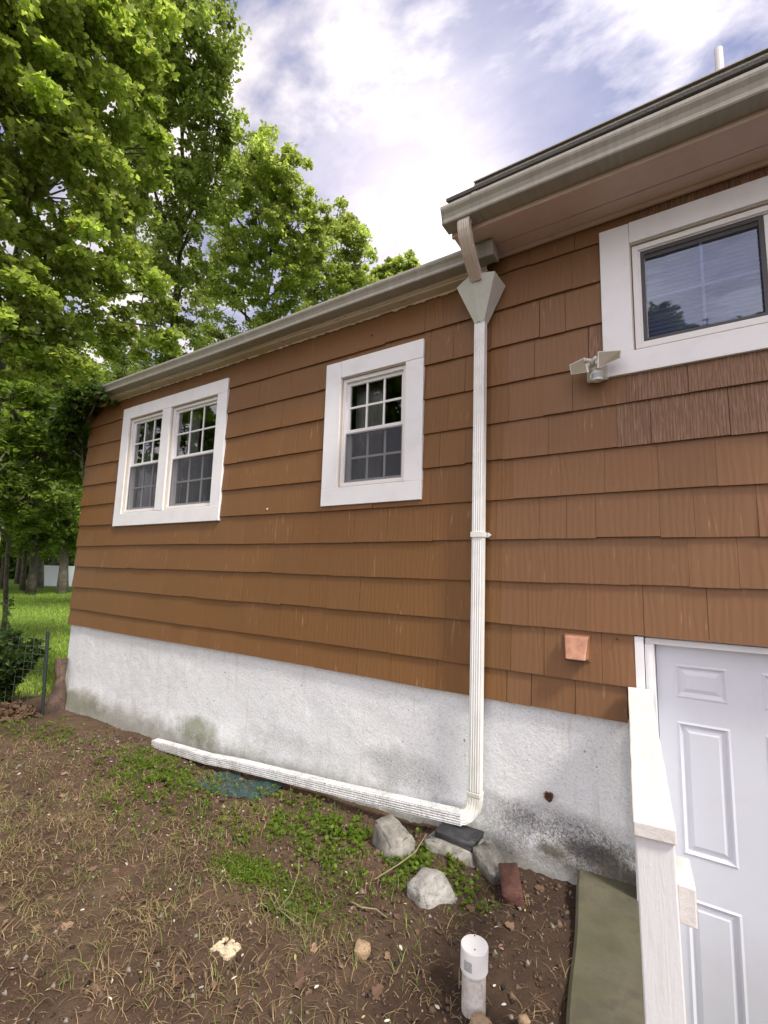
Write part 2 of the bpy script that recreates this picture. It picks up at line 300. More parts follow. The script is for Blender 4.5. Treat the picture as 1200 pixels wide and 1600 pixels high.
# ------------------------------------------------------------------ mesh helpers
def tag(o, label=None, cat=None, group=None, kind=None):
    for k, v in (('label', label), ('category', cat), ('group', group), ('kind', kind)):
        if v: o[k] = v
    return o
def empty(name, loc=(0, 0, 0), label=None, cat=None, group=None):
    o = bpy.data.objects.new(name, None); COL.objects.link(o); o.location = loc; o.empty_display_size = .1
    return tag(o, label, cat, group)
def raw_mesh(name, V, Fc, mats, parent=None, midx=None, tone=None, smooth=False, bevel=0, attrs=None):
    """V world coords; parent is an Empty without rotation (offset subtracted)."""
    me = bpy.data.meshes.new(name); me.from_pydata([tuple(v) for v in V], [], [tuple(f) for f in Fc])
    if not isinstance(mats, (list, tuple)): mats = [mats]
    for m in mats: me.materials.append(MAT[m] if isinstance(m, str) else m)
    if midx is not None: me.polygons.foreach_set('material_index', midx)
    if smooth: me.polygons.foreach_set('use_smooth', [True]*len(me.polygons))
    if tone is not None:
        a = me.color_attributes.new('tone', 'FLOAT_COLOR', 'POINT'); a.data.foreach_set('color', np.asarray(tone, dtype=np.float32).ravel())
    me.update(); o = bpy.data.objects.new(name, me); COL.objects.link(o)
    if parent is not None:
        o.parent = parent; p = parent; off = Vector(p.location)
        while p.parent is not None: p = p.parent; off = off+Vector(p.location)
        me.transform(Matrix.Translation(-off))
    if bevel:
        b = o.modifiers.new('bevel', 'BEVEL'); b.width = bevel; b.segments = 2; b.limit_method = 'ANGLE'; b.angle_limit = math.radians(40)
    return o
class MB:
    def __init__(s): s.V = []; s.F = []; s.M = []
    def add(s, V, Fc, m=0):
        n = len(s.V); s.V += [tuple(v) for v in V]; s.F += [tuple(i+n for i in f) for f in Fc]; s.M += [m]*len(Fc)
    def box(s, x0, x1, y0, y1, z0, z1, m=0):
        s.hexa([(x0, y0, z0), (x1, y0, z0), (x1, y1, z0), (x0, y1, z0), (x0, y0, z1), (x1, y0, z1), (x1, y1, z1), (x0, y1, z1)], m)
    def hexa(s, P, m=0): s.add(P, [(0, 3, 2, 1), (4, 5, 6, 7), (0, 1, 5, 4), (1, 2, 6, 5), (2, 3, 7, 6), (3, 0, 4, 7)], m)
    def prism(s, poly, frames, m=0, cap=True):
        """poly: list of (a,b); frames: list of (origin, A, B) -> swept tube"""
        k = len(poly); V = []
        for (o, A, B) in frames:
            o = Vector(o); A = Vector(A); B = Vector(B)
            for a, b in poly: V.append(tuple(o+A*a+B*b))
        Fc = []
        for j in range(len(frames)-1):
            for i in range(k): Fc.append((j*k+i, j*k+(i+1) % k, (j+1)*k+(i+1) % k, (j+1)*k+i))
        if cap: Fc.append(tuple(range(k))[::-1]); Fc.append(tuple((len(frames)-1)*k+i for i in range(k)))
        s.add(V, Fc, m)
    def tube(s, pts, rad, seg=8, m=0, cap=True):
        pts = [Vector(p) for p in pts]; fr = []; up = None
        if not hasattr(rad, '__len__'): rad = [rad]*len(pts)
        for i, p in enumerate(pts):
            d = (pts[min(i+1, len(pts)-1)]-pts[max(i-1, 0)]).normalized()
            if up is None: up = d.orthogonal().normalized()
            up = (up-d*up.dot(d)).normalized(); fr.append((p, up*rad[i], d.cross(up)*rad[i]))
        s.prism([(math.cos(2*math.pi*i/seg), math.sin(2*math.pi*i/seg)) for i in range(seg)], fr, m, cap)
    def build(s, name, mats, parent=None, **k): return raw_mesh(name, s.V, s.F, mats, parent, s.M, **k)
def box(name, b, mat, parent=None, bevel=.002):
    m = MB(); m.box(*b); return m.build(name, mat, parent, bevel=bevel)
HX0 = -6.35     # left corner of the house
# ------------------------------------------------------------------ ground
def xl(y): return -0.565+0.15*(-y)        # left edge of the areaway wall
def ground_h(x, y):
    x = np.asarray(x, float); y = np.asarray(y, float)
    w = np.interp(x, [-60, -45, -30, -9, -6.3, -4.4, -3.8, -1.8, -1.2, -.9, -.4, 60], [-.10, -.06, -.12, -.36, -.215, -.14, -.135, -.06, -.03, -.085, -.03, 0.0])
    far = np.interp(x, [-60, -45, -30, -9, -6.3, -4, 60], [-.10, -.06, -.12, -.34, -.16, -.02, 0])
    k = np.clip(-y/.9, 0, 1); k = k*k*(3-2*k); h = w*(1-k)+far*k
    h = np.where(y > 0.2, np.minimum(w, w), h)
    near = np.clip((9-np.hypot(x, y))/2, 0, 1)
    h = h+near*.012*k+near*.8*(.012*np.sin(x*4.1+1.3*np.sin(y*3.3))+.010*np.sin(y*5.7+x*1.9)+.006*np.sin(x*13+y*7)+.005*np.sin(x*9-y*17))
    return h
def lawn_mask(x, y):
    e = -7.35+.25*np.sin(y*1.7)+.12*np.sin(y*5); return np.clip((e-x)/.9, 0, 1)*np.clip((60+x)/6, 0, 1)
def axis(lo, a, b, hi, fine, mid_to=None):
    c = list(np.arange(a, b+1e-6, fine)); l = [a]; st = fine
    while l[-1] > lo: st *= 1.13; l.append(max(lo, l[-1]-st))
    r = [b]; st = fine
    while r[-1] < hi: st *= 1.16; r.append(min(hi, r[-1]+st))
    return np.array(sorted(set(l[1:]+c+r[1:])))
xs = axis(-900, -7.5, .7, 900, .028); ys = axis(-900, -3.2, .32, 900, .028)
X, Y = np.meshgrid(xs, ys); Z = ground_h(X, Y)
nearm = np.clip((9-np.hypot(X, Y))/2, 0, 1); Z = Z+nearm*RNG.normal(0, .0035, X.shape)
Z = np.where((np.hypot(X, Y) > 80), Z+.02*(np.hypot(X, Y)-80), Z)
V = np.stack([X, Y, Z], -1).reshape(-1, 3); ny, nx = X.shape
idx = np.arange(ny*nx).reshape(ny, nx)
Fq = np.stack([idx[:-1, :-1], idx[:-1, 1:], idx[1:, 1:], idx[1:, :-1]], -1).reshape(-1, 4)
cx = V[Fq].mean(1); hole = (cx[:, 0] > xl(cx[:, 1])+.08) & (cx[:, 0] < 1.28) & (cx[:, 1] > -2.65) & (cx[:, 1] < .14)
Fq = Fq[~hole]
def np_mesh(name, V, F4, mat, tone=None, aname='tone', smooth=True, parent=None):
    """F4 : (n,k) faces all with k verts"""
    me = bpy.data.meshes.new(name); k = F4.shape[1]
    me.vertices.add(len(V)); me.vertices.foreach_set('co', V.astype(np.float32).ravel())
    me.loops.add(F4.size); me.loops.foreach_set('vertex_index', F4.astype(np.int32).ravel())
    me.polygons.add(len(F4)); me.polygons.foreach_set('loop_start', np.arange(0, F4.size, k, dtype=np.int32))
    me.polygons.foreach_set('loop_total', np.full(len(F4), k, dtype=np.int32))
    if smooth: me.polygons.foreach_set('use_smooth', np.ones(len(F4), bool))
    me.materials.append(MAT[mat]); me.update(calc_edges=True)
    if tone is not None:
        a = me.color_attributes.new(aname, 'FLOAT_COLOR', 'POINT'); t4 = np.ones((len(V), 4), np.float32); t4[:, :tone.shape[1]] = tone; a.data.foreach_set('color', t4.ravel())
    o = bpy.data.objects.new(name, me); COL.objects.link(o)
    if parent is not None:
        o.parent = parent; me.transform(Matrix.Translation(-Vector(parent.location)))
    return o
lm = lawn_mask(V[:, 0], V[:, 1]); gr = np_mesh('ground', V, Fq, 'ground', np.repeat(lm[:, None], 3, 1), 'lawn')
tag(gr, kind='structure')
# ------------------------------------------------------------------ house
house = empty('house', (-3, 0, 0), 'brown shingled house with white foundation, white framed windows and grey gutters', 'house')
ZB = [.773, .954, 1.215, 1.464, 1.712, 1.960, 2.208, 2.456, 2.706, 2.955, 3.204, 3.453, 3.70]
SOF_L, SOF_R = 3.462, 3.588; XSTEP = -1.06
HOLES = [(-5.40, -3.76, 2.0, 3.24), (-2.30, -1.62, 2.06, 3.08), (-.26, 1.04, 2.68, 3.44)]   # window holes
def siding_rects():
    out = []
    for ci in range(len(ZB)-1):
        zb, zt = ZB[ci], ZB[ci+1]
        x = HX0+random.uniform(-.1, 0); xe = {0: -.31, 1: -.268}.get(ci, 1.5)
        drift = random.uniform(0, 6)
        while x < xe:
            w = random.choice([.15, .18, .22, .26, .30, .34])*random.uniform(.9, 1.1)
            if x < -1.1: w *= 1.05
            a, b = max(x, HX0), min(x+w, xe); x += w
            if b-a < .012: continue
            dz = .004*math.sin(a*1.7+drift)+random.gauss(0, .0008)+(.005 if random.random() < .03 else 0)
            top = min(zt+.03, SOF_L+.03 if b < XSTEP-.06 else SOF_R+.03)
            if zb+dz < top-.01: out.append((a, b, zb+dz, top, zt, ci))
    return out
def sub_holes(r, pad=0):
    rects = [r[:4]]
    for (hx0, hx1, hz0, hz1) in HOLES:
        nr = []
        for (a, b, c, d) in rects:
            if b <= hx0 or a >= hx1 or d <= hz0 or c >= hz1: nr.append((a, b, c, d)); continue
            if a < hx0: nr.append((a, hx0, c, d)); a2 = hx0
            else: a2 = a
            if b > hx1: nr.append((hx1, b, c, d)); b2 = hx1
            else: b2 = b
            if c < hz0: nr.append((a2, b2, c, hz0))
            if d > hz1: nr.append((a2, b2, hz1, d))
        rects = nr
    return rects
sm = MB(); tones = []; sm2 = MB(); tones2 = []
def y_face(z, zb, zt, th, off): # wedge: thick at the butt
    f = (z-zb)/(zt-zb+.0001); return -(th*(1-f)+.0045*f)-off
for r in siding_rects():
    a, b, zb, top, zt, ci = r
    th = .020+random.gauss(0, .0016); off = max(0, random.gauss(.0002, .0004))
    gap = random.choice([.0004, .0006, .0008, .0012, .0018, .0032]) if a > XSTEP else random.choice([.0003, .0005, .0008, .0014, .003])
    stri = (a > -.40 and 5 < ci < 8) or (a > -.47 and ci >= 8)
    L_ = 1.0+random.gauss(0, .022); hue = random.gauss(0, .03)
    base = (.176*L_*(1+hue*.3), .086*L_, .029*L_*(1-hue))
    if a > XSTEP: base = (.192*L_, .098*L_, .043*L_)
    if stri: base = (.18*L_, .098*L_, .054*L_)
    tilt = random.gauss(0, .0007)
    for (p, q, c, d) in sub_holes(r):
        p2, q2 = p+gap*.5*(p == a), q-gap*.5*(q == b)
        mb, tn = (sm2, tones2) if stri else (sm, tones)
        y0, y1 = y_face(c, zb, zt, th, off), y_face(d, zb, zt, th, off)
        n0 = len(mb.V)
        mb.hexa([(p2, y0, c), (q2, y0, c+tilt), (q2, .012, c+tilt), (p2, .012, c), (p2, y1, d), (q2, y1, d), (q2, .012, d), (p2, .012, d)])
        tn += [(*base, 1)]*8
sid = sm.build('siding', 'siding', house, tone=tones, bevel=.0012)
o = sm2.build('siding', 'striated', house, tone=tones2, bevel=.001); o['label'] = 'combed brown shingles with pale streaks around the right window'
# the far end wall of the wing (round the corner)
em = MB(); et = []
for ci in range(11):
    y = 0.0
    while y < 7:
        w = random.uniform(.12, .3); zb, zt = ZB[ci], min(ZB[ci+1]+.03, 3.46)
        if zb < 3.4: em.hexa([(HX0-.017, y, zb), (HX0+.01, y, zb), (HX0+.01, min(y+w, 7)-.001, zb), (HX0-.017, min(y+w, 7)-.001, zb), (HX0-.005, y, zt), (HX0+.01, y, zt), (HX0+.01, min(y+w, 7)-.001, zt), (HX0-.005, min(y+w, 7)-.001, zt)]); et += [(.235, .118, .054, 1)]*8
        y += w
em.build('end_siding', 'siding', house, tone=et)
# dark sheathing behind the shingles, with the window and door holes
sh = MB()
def wall_with_holes(mb, x0, x1, z0, z1, y0, y1, holes):
    xs_ = sorted({x0, x1, *[h[0] for h in holes], *[h[1] for h in holes]})
    xs_ = [x for x in xs_ if x0 <= x <= x1]
    for a, b in zip(xs_, xs_[1:]):
        hs = sorted([(h[2], h[3]) for h in holes if h[0] <= a+1e-6 and h[1] >= b-1e-6]); z = z0
        for c, d in hs:
            if c > z: mb.box(a, b, y0, y1, z, c)
            z = max(z, d)
        if z < z1: mb.box(a, b, y0, y1, z, z1)
wall_with_holes(sh, HX0+.02, 1.5, .775, 3.44, .013, .13, HOLES+[(-.262, .80, -1, 1.22)])
sh.box(XSTEP+.02, 1.5, .013, .13, 3.44, 3.62); sh.box(HX0+.012, HX0+.12, .14, 7, .8, 3.44)
sh.build('sheathing', 'gap', house)
# foundation : displaced stucco sheet with thickness
def foundation():
    mb = MB(); x0, x1 = HX0+.03, -.262; nx_, nz_ = 330, 60; P = []
    for i in range(nx_+1):
        x = x0+(x1-x0)*i/nx_
        for j in range(nz_+1):
            z = -.45+(1.22 if False else .785+.45)*j/nz_
            fl = .05*math.exp(-((z+.02)/.12)**2 if z > -.02 else 0)*(.35+.65*math.exp(-((x+.65)/.55)**2))
            n_ = 0.008*mn.fractal(Vector((x*1.6, z*1.6, 3)), .8, 2.2, 5)
            P.append((x, .012-fl-abs(n_)-(.03*math.exp(-((x+.55)/.3)**2-((z-.06)/.05)**2)), z))
    Fc = []
    for i in range(nx_):
        for j in range(nz_):
            k = i*(nz_+1)+j; Fc.append((k, k+nz_+1, k+nz_+2, k+1))
    mb.add(P, Fc)
    o = mb.build('foundation', 'foundation', house, smooth=True)
    mb2 = MB(); mb2.box(x0+.001, x1-.001, .02, .25, -.5, .77); mb2.box(x0-.002, x0+.2, .02, 7, -.8, .77); mb2.box(-.262, -.255, -.02, .25, -.9, .77)
    mb2.build('foundation', 'foundation', house)
foundation()
# soffits, fascias, gutters, roofs
XG = -1.16        # left end of the upper eave
def extrude_x(mb, prof, x0, x1, m=0, nseg=1, sag=0.0, rnd=0):
    fr = []
    for i in range(nseg+1):
        f = i/nseg; x = x0+(x1-x0)*f; fr.append(((x, 0, sag*math.sin(f*math.pi*3)), (0, 1, 0), (0, 0, 1)))
    mb.prism(prof, fr, m)
sf = MB()
sf.box(XG, 1.5, -.325, -.137, 3.588, 3.606); sf.box(XG, 1.5, -.132, -.022, 3.588, 3.606)      # two boards with a gap
sf.box(XG+.01, 1.5, -.3, .0, 3.603, 3.62)
sf.build('soffit', 'soffit', house, bevel=.0015)
cm = MB(); extrude_x(cm, [(-.02, 3.584), (-.045, 3.575), (-.022, 3.545), (-.018, 3.545)], XG+.15, 1.5); extrude_x(cm, [(-.02, 3.584), (-.05, 3.5875), (-.022, 3.5875)], XG+.15, 1.5)
cm = MB(); cm.box(XG+.14, 1.5, -.040, -.019, 3.562, 3.5875); cm.build('frieze', 'soffit', house, bevel=.003)
fc = MB(); fc.box(XG-.002, 1.5, -.345, -.325, 3.575, 3.80); fc.build('fascia', 'soffit', house, bevel=.002)
# gable end face of upper overhang
ge = MB(); ge.add([(XG, -.325, 3.607), (XG, .4, 3.607), (XG, .4, 4.1), (XG, -.325, 3.80), (XG+.02, -.325, 3.607), (XG+.02, .4, 3.607), (XG+.02, .4, 4.1), (XG+.02, -.325, 3.80)], [(0, 1, 2, 3), (7, 6, 5, 4), (0, 4, 5, 1), (1, 5, 6, 2), (2, 6, 7, 3), (3, 7, 4, 0)])
ge.build('rake_board', 'soffit', house)
def kprof(yb, zb_, d, h):  # K style: yb back y, zb bottom z, d depth, h height ; closed thin-walled
    o_ = [(yb, zb_+h), (yb, zb_), (yb-d*.80, zb_-.004), (yb-d*.84, zb_+.004), (yb-d*.80, zb_+.012), (yb-d*.79, zb_+h*.30), (yb-d*.86, zb_+h*.52), (yb-d*.97, zb_+h*.72), (yb-d, zb_+h*.84), (yb-d, zb_+h), (yb-d*.9, zb_+h+.002)]
    t = .003; inn = [(yb-d*.9, zb_+h-t), (yb-d+t*1.2, zb_+h-t), (yb-d+t*1.2, zb_+h*.84), (yb-d*.97+t, zb_+h*.72+t*.5), (yb-d*.86+t, zb_+h*.52), (yb-d*.79+t, zb_+h*.30), (yb-d*.79+t, zb_+.012), (yb-t, zb_+t), (yb-t, zb_+h)]
    return o_+inn
g1 = MB(); extrude_x(g1, kprof(-.346, 3.605, .125, .10), XG-.02, 1.5, 0, 40, .002)
g1.prism([(-.346, 3.605), (-.346, 3.705), (-.471, 3.705), (-.471, 3.69), (-.455, 3.655), (-.445, 3.615), (-.446, 3.603)], [((XG-.021, 0, 0), (0, 1, 0), (0, 0, 1)), ((XG-.019, 0, 0), (0, 1, 0), (0, 0, 1))])
for xx in (-.98, .62):   # lapped seams
    g1.prism(kprof(-.345, 3.603, .129, .104), [((xx, 0, 0), (0, 1, 0), (0, 0, 1)), ((xx+.03, 0, 0), (0, 1, 0), (0, 0, 1))])
o = g1.build('gutter', 'gutter', house); o['label'] = 'grey gutter along the upper eave over the right window'
g2 = MB(); extrude_x(g2, kprof(-.105, 3.490, .11, .085), HX0-.25, -.955, 0, 60, .003)
g2.prism([(-.10, 3.486), (-.10, 3.578), (-.218, 3.578), (-.218, 3.562), (-.205, 3.535), (-.196, 3.50), (-.196, 3.486)], [((-.956, 0, 0), (0, 1, 0), (0, 0, 1)), ((-.948, 0, 0), (0, 1, 0), (0, 0, 1))])
for xx in (-4.9, -1.5):
    g2.prism(kprof(-.104, 3.488, .114, .089), [((xx, 0, 0), (0, 1, 0), (0, 0, 1)), ((xx+.025, 0, 0), (0, 1, 0), (0, 0, 1))])
o = g2.build('gutter', 'gutter', house); o['label'] = 'long grey gutter along the lower eave over the two small windows'
f2 = MB(); f2.box(HX0-.2, -1.03, -.104, -.086, 3.472, 3.58); f2.build('fascia', 'peel', house, bevel=.002)
pz = MB(); NB = 240
Vp = []; 
for i in range(NB+1):
    x = HX0-.2+(-1.03-HX0+.2)*i/NB; jag = .010*abs(math.sin(i*.9)*math.sin(i*.37))+random.uniform(0, .007)
    Vp += [(x, -.088, 3.462), (x, -.020-jag*.2, 3.462-.006), (x, -.017, 3.452-jag), (x, -.011, 3.452-jag), (x, -.011, 3.48), (x, -.088, 3.48)]
Fp = []
for i in range(NB):
    for k in range(6): Fp.append((i*6+k, i*6+(k+1) % 6, (i+1)*6+(k+1) % 6, (i+1)*6+k))
pz.add(Vp, Fp); pz.build('soffit', 'peel', house)['label'] = 'peeling narrow soffit under the lower gutter'
rf = MB()
for k in range(14):      # upper roof in courses
    y0 = -.375+k*.30; z0 = 3.815+k*.135
    rf.hexa([(XG-.03, y0, z0), (1.5, y0, z0), (1.5, y0+.32, z0+.144), (XG-.03, y0+.32, z0+.144), (XG-.03, y0, z0+.022), (1.5, y0, z0+.022), (1.5, y0+.32, z0+.15), (XG-.03, y0+.32, z0+.15)])
rf.build('roof', 'roof', house)['label'] = 'dark shingled roof edge above the upper gutter'
me_ = MB(); extrude_x(me_, [(-.315, 3.838), (-.315, 3.895), (-.300, 3.925), (-.296, 3.925), (-.296, 3.838)], -1.03, 1.5, 0, 6); extrude_x(me_, [(-.322, 3.918), (-.322, 3.924), (-.20, 3.975), (-.20, 3.969)], -1.03, 1.5)
me_.build('metal_edge', 'gutter', house)
rl = MB()
for k in range(22):
    y0 = -.13+k*.30; z0 = 3.582+k*.045
    rl.hexa([(HX0-.22, y0, z0), (-1.165, y0, z0), (-1.165, y0+.32, z0+.048), (HX0-.22, y0+.32, z0+.048), (HX0-.22, y0, z0+.008), (-1.165, y0, z0+.008), (-1.165, y0+.32, z0+.052), (HX0-.22, y0+.32, z0+.052)])
rl.build('roof', 'roof', house)['label'] = 'low dark roof of the wing behind the lower gutter'
vp = MB(); vp.tube([(.336, 1.0, 4.3), (.336, 1.0, 5.38)], .028, 14, 0, False); vp.tube([(.336, 1.0, 4.3), (.336, 1.0, 5.385)], .024, 14, 0, False)
vp.add([(.336+.0265*math.cos(a*.4488), 1.0+.0265*math.sin(a*.4488), 5.382) for a in range(14)], [tuple(range(14))]); vp.build('vent_pipe', 'vinyl', house, smooth=False)
# ------------------------------------------------------------------ windows
def rect_frame(mb, x0, x1, z0, z1, w, y0, y1, m=0, wb=None):
    wb = wb or w
    mb.box(x0, x0+w, y0, y1, z0, z1, m); mb.box(x1-w, x1, y0, y1, z0, z1, m)
    mb.box(x0+w, x1-w, y0+.0005, y1-.0005, z1-w, z1, m); mb.box(x0+w, x1-w, y0+.0005, y1-.0005, z0, z0+wb, m)
def casing(win, ox0, ox1, oz0, oz1, ix0, ix1, iz0, iz1, mull=None):
    c = MB(); y0, y1 = -.032, .02
    j = lambda s=.0015: random.uniform(-s, s)
    def board(a, b, c0, d, dy=0): c.hexa([(a+j(), y0+dy, c0+j()), (b+j(), y0+dy, c0+j()), (b, y1, c0), (a, y1, c0), (a+j(), y0+dy, d+j()), (b+j(), y0+dy, d+j()), (b, y1, d), (a, y1, d)])
    board(ox0, ix0, iz0+.001, oz1); board(ix1, ox1, iz0+.001, iz1, .0005); board(ix0+.0007, ox1, iz1+.001, oz1, -.001); board(ox0, ox1, oz0, iz0, -.002)
    if mull: board(mull[0], mull[1], iz0+.001, iz1-.001, -.004)
    c.build('casing', 'trim', win, bevel=.003)
    r = MB()   # reveal boards lining the opening
    ops = [(ix0, mull[0]), (mull[1], ix1)] if mull else [(ix0, ix1)]
    for a, b in ops:
        r.box(a-.02, a+.006, -.018, .10, iz0, iz1); r.box(b-.006, b+.02, -.018, .10, iz0, iz1); r.box(a+.006, b-.006, -.02, .10, iz1-.006, iz1+.02)
        r.hexa([(a+.006, -.024, iz0-.01), (b-.006, -.024, iz0-.01), (b-.006, .1, iz0-.01), (a+.006, .1, iz0-.01), (a+.006, -.024, iz0+.006), (b-.006, -.024, iz0+.006), (b-.006, .1, iz0+.022), (a+.006, .1, iz0+.022)])
    r.build('sill', 'tan', win, bevel=.002)
def double_hung(win, x0, x1, z0, z1, zm, curtain=None):
    f = MB(); rect_frame(f, x0+.006, x1-.006, z0+.012, z1-.008, .028, -.004, .07); rect_frame(f, x0+.020, x1-.020, z0+.020, z1-.020, .018, .006, .06)
    f.build('window_frame', 'vinyl', win, bevel=.002)
    X0, X1, Z0, Z1 = x0+.034, x1-.034, z0+.040, z1-.036
    u = MB(); rect_frame(u, X0, X1, zm-.012, Z1, .026, .018, .040); u.build('sash', 'vinyl', win, bevel=.002)
    l = MB(); rect_frame(l, X0, X1, Z0, zm+.018, .030, .044, .066); l.build('sash', 'vinyl', win, bevel=.002)
    mu = MB(); ux0, ux1 = X0+.026, X1-.026
    for k in (1, 2): xx = ux0+(ux1-ux0)*k/3; mu.box(xx-.008, xx+.008, .0255, .0325, zm+.012, Z1-.026)
    zz = (zm+.014+Z1-.026)/2; mu.box(ux0, ux1, .025, .033, zz-.008, zz+.008)
    mu.build('muntin', 'vinyl', win)
    ml = MB()
    for k in (1, 2): xx = ux0+(ux1-ux0)*k/3; ml.box(xx-.008, xx+.008, .0515, .0585, Z0+.03, zm-.012)
    zz = (Z0+zm)/2; ml.box(ux0, ux1, .051, .059, zz-.008, zz+.008); ml.build('muntin', 'vinyl', win)
    g = MB(); g.add([(ux0, .034, zm+.012), (ux1, .034, zm+.012), (ux1, .034, Z1-.024), (ux0, .034, Z1-.024)], [(0, 1, 2, 3)]); g.build('pane', 'glass', win)
    g = MB(); g.add([(ux0, .060, Z0+.028), (ux1, .060, Z0+.028), (ux1, .060, zm-.010), (ux0, .060, zm-.010)], [(0, 1, 2, 3)]); g.build('pane', 'glass', win)
    s = MB(); rect_frame(s, X0+.001, X1-.001, Z0-.004, zm-.014, .012, .008, .017, 0); s.add([(X0+.01, .0125, Z0), (X1-.01, .0125, Z0), (X1-.01, .0125, zm-.02), (X0+.01, .0125, zm-.02)], [(0, 1, 2, 3)], 1)
    s.build('screen', ['screen_frame', 'screen'], win)
    if curtain:
        c = MB(); n = 26; a, b = curtain; Vc = []
        for i in range(n+1):
            x = a+(b-a)*i/n; y = .16+.014*math.sin(i*1.35)+.006*math.sin(i*2.9); Vc += [(x, y, z0+.02), (x, y, z1-.02)]
        c.add(Vc, [(2*i, 2*i+2, 2*i+3, 2*i+1) for i in range(n)]); c.build('curtain', 'curtain', win, smooth=True)
def room(win, x0, x1, z0, z1, d=1.6):
    r = MB(); r.add([(x0, .13, z0), (x1, .13, z0), (x1, .13, z1), (x0, .13, z1), (x0-.4, d, z0-.5), (x1+.4, d, z0-.5), (x1+.4, d, z1+.3), (x0-.4, d, z1+.3)], [(4, 5, 6, 7), (0, 4, 7, 3), (1, 2, 6, 5), (3, 7, 6, 2), (0, 1, 5, 4)]); r.build('room_recess', 'room', win)
w1 = empty('window', (-4.58, 0, 2.0)); w1.parent = house; w1.location = (-1.58, 0, 2.0); w1['label'] = 'pair of sash windows in one white casing at the far left'
casing(w1, -5.512, -3.645, 1.928, 3.309, -5.365, -3.79, 2.068, 3.172, (-4.70, -4.55))
double_hung(w1, -5.365, -4.70, 2.068, 3.172, 2.625, (-5.33, -5.17)); double_hung(w1, -4.55, -3.79, 2.068, 3.172, 2.625, (-4.53, -4.30)); room(w1, -5.39, -3.77, 2.01, 3.23)
w2 = empty('window', (0, 0, 0)); w2.parent = house; w2.location = (1.04, 0, 2.0); w2['label'] = 'single sash window in a wide white casing left of the downspout'
casing(w2, -2.412, -1.520, 1.993, 3.150, -2.258, -1.664, 2.128, 3.010); double_hung(w2, -2.258, -1.664, 2.128, 3.010, 2.575, (-2.24, -1.98)); room(w2, -2.29, -1.63, 2.07, 3.07)
w3 = empty('window', (0, 0, 0)); w3.parent = house; w3.location = (3.4, 0, 2.6); w3['label'] = 'wide sliding window with blinds at the upper right, cut by the frame edge'
casing(w3, -.366, 1.15, 2.612, 3.50, -.215, 1.00, 2.738, 3.375)
def slider():
    x0, x1, z0, z1 = -.215, 1.0, 2.738, 3.375
    f = MB(); rect_frame(f, x0+.010, x1-.010, z0+.016, z1-.010, .030, -.006, .07); rect_frame(f, x0+.034, x1-.034, z0+.040, z1-.030, .016, .004, .06); f.build('window_frame', 'vinyl', w3, bevel=.002)
    X0, X1, Z0, Z1 = x0+.052, x1-.052, z0+.058, z1-.05; xm = .40
    s = MB(); rect_frame(s, X0, xm, Z0, Z1, .020, .044, .066); s.build('sash', 'vinyl', w3, bevel=.002)
    s = MB(); rect_frame(s, xm-.02, X1, Z0, Z1, .028, .012, .036); s.build('sash', 'vinyl', w3, bevel=.002)
    m = MB()
    for (a, b, y) in ((X0+.02, xm-.02, .053), (xm+.01, X1-.03, .022)):
        m.box((a+b)/2-.007, (a+b)/2+.007, y-.003, y+.003, Z0+.02, Z1-.02); m.box(a, b, y-.0035, y+.0035, (Z0+Z1)/2-.007, (Z0+Z1)/2+.007)
    m.build('muntin', 'vinyl', w3)
    g = MB(); g.add([(X0+.018, .047, Z0+.018), (xm-.018, .047, Z0+.018), (xm-.018, .047, Z1-.018), (X0+.018, .047, Z1-.018)], [(0, 1, 2, 3)]); g.build('pane', 'glass_right', w3)
    g = MB(); g.add([(xm+.006, .027, Z0+.026), (X1-.026, .027, Z0+.026), (X1-.026, .027, Z1-.026), (xm+.006, .027, Z1-.026)], [(0, 1, 2, 3)]); g.build('pane', 'glass_right', w3)
    s = MB(); rect_frame(s, X0-.002, xm-.022, Z0-.002, Z1+.002, .019, .010, .022); s.add([(X0+.01, .016, Z0+.01), (xm-.03, .016, Z0+.01), (xm-.03, .016, Z1-.01), (X0+.01, .016, Z1-.01)], [(0, 1, 2, 3)], 1); s.build('screen', ['screen_dark', 'screen_thin'], w3)
    b = MB(); n = 18
    for i in range(n):
        z = Z0+(Z1-Z0)*i/n; h = (Z1-Z0)/n; b.hexa([(X0-.05, .125, z), (X1+.05, .125, z), (X1+.05, .13, z), (X0-.05, .13, z), (X0-.05, .105, z+h*.92), (X1+.05, .105, z+h*.92), (X1+.05, .11, z+h*.92), (X0-.05, .11, z+h*.92)])
    b.build('blind', 'blind', w3)
slider(); room(w3, -.26, 1.04, 2.68, 3.44)
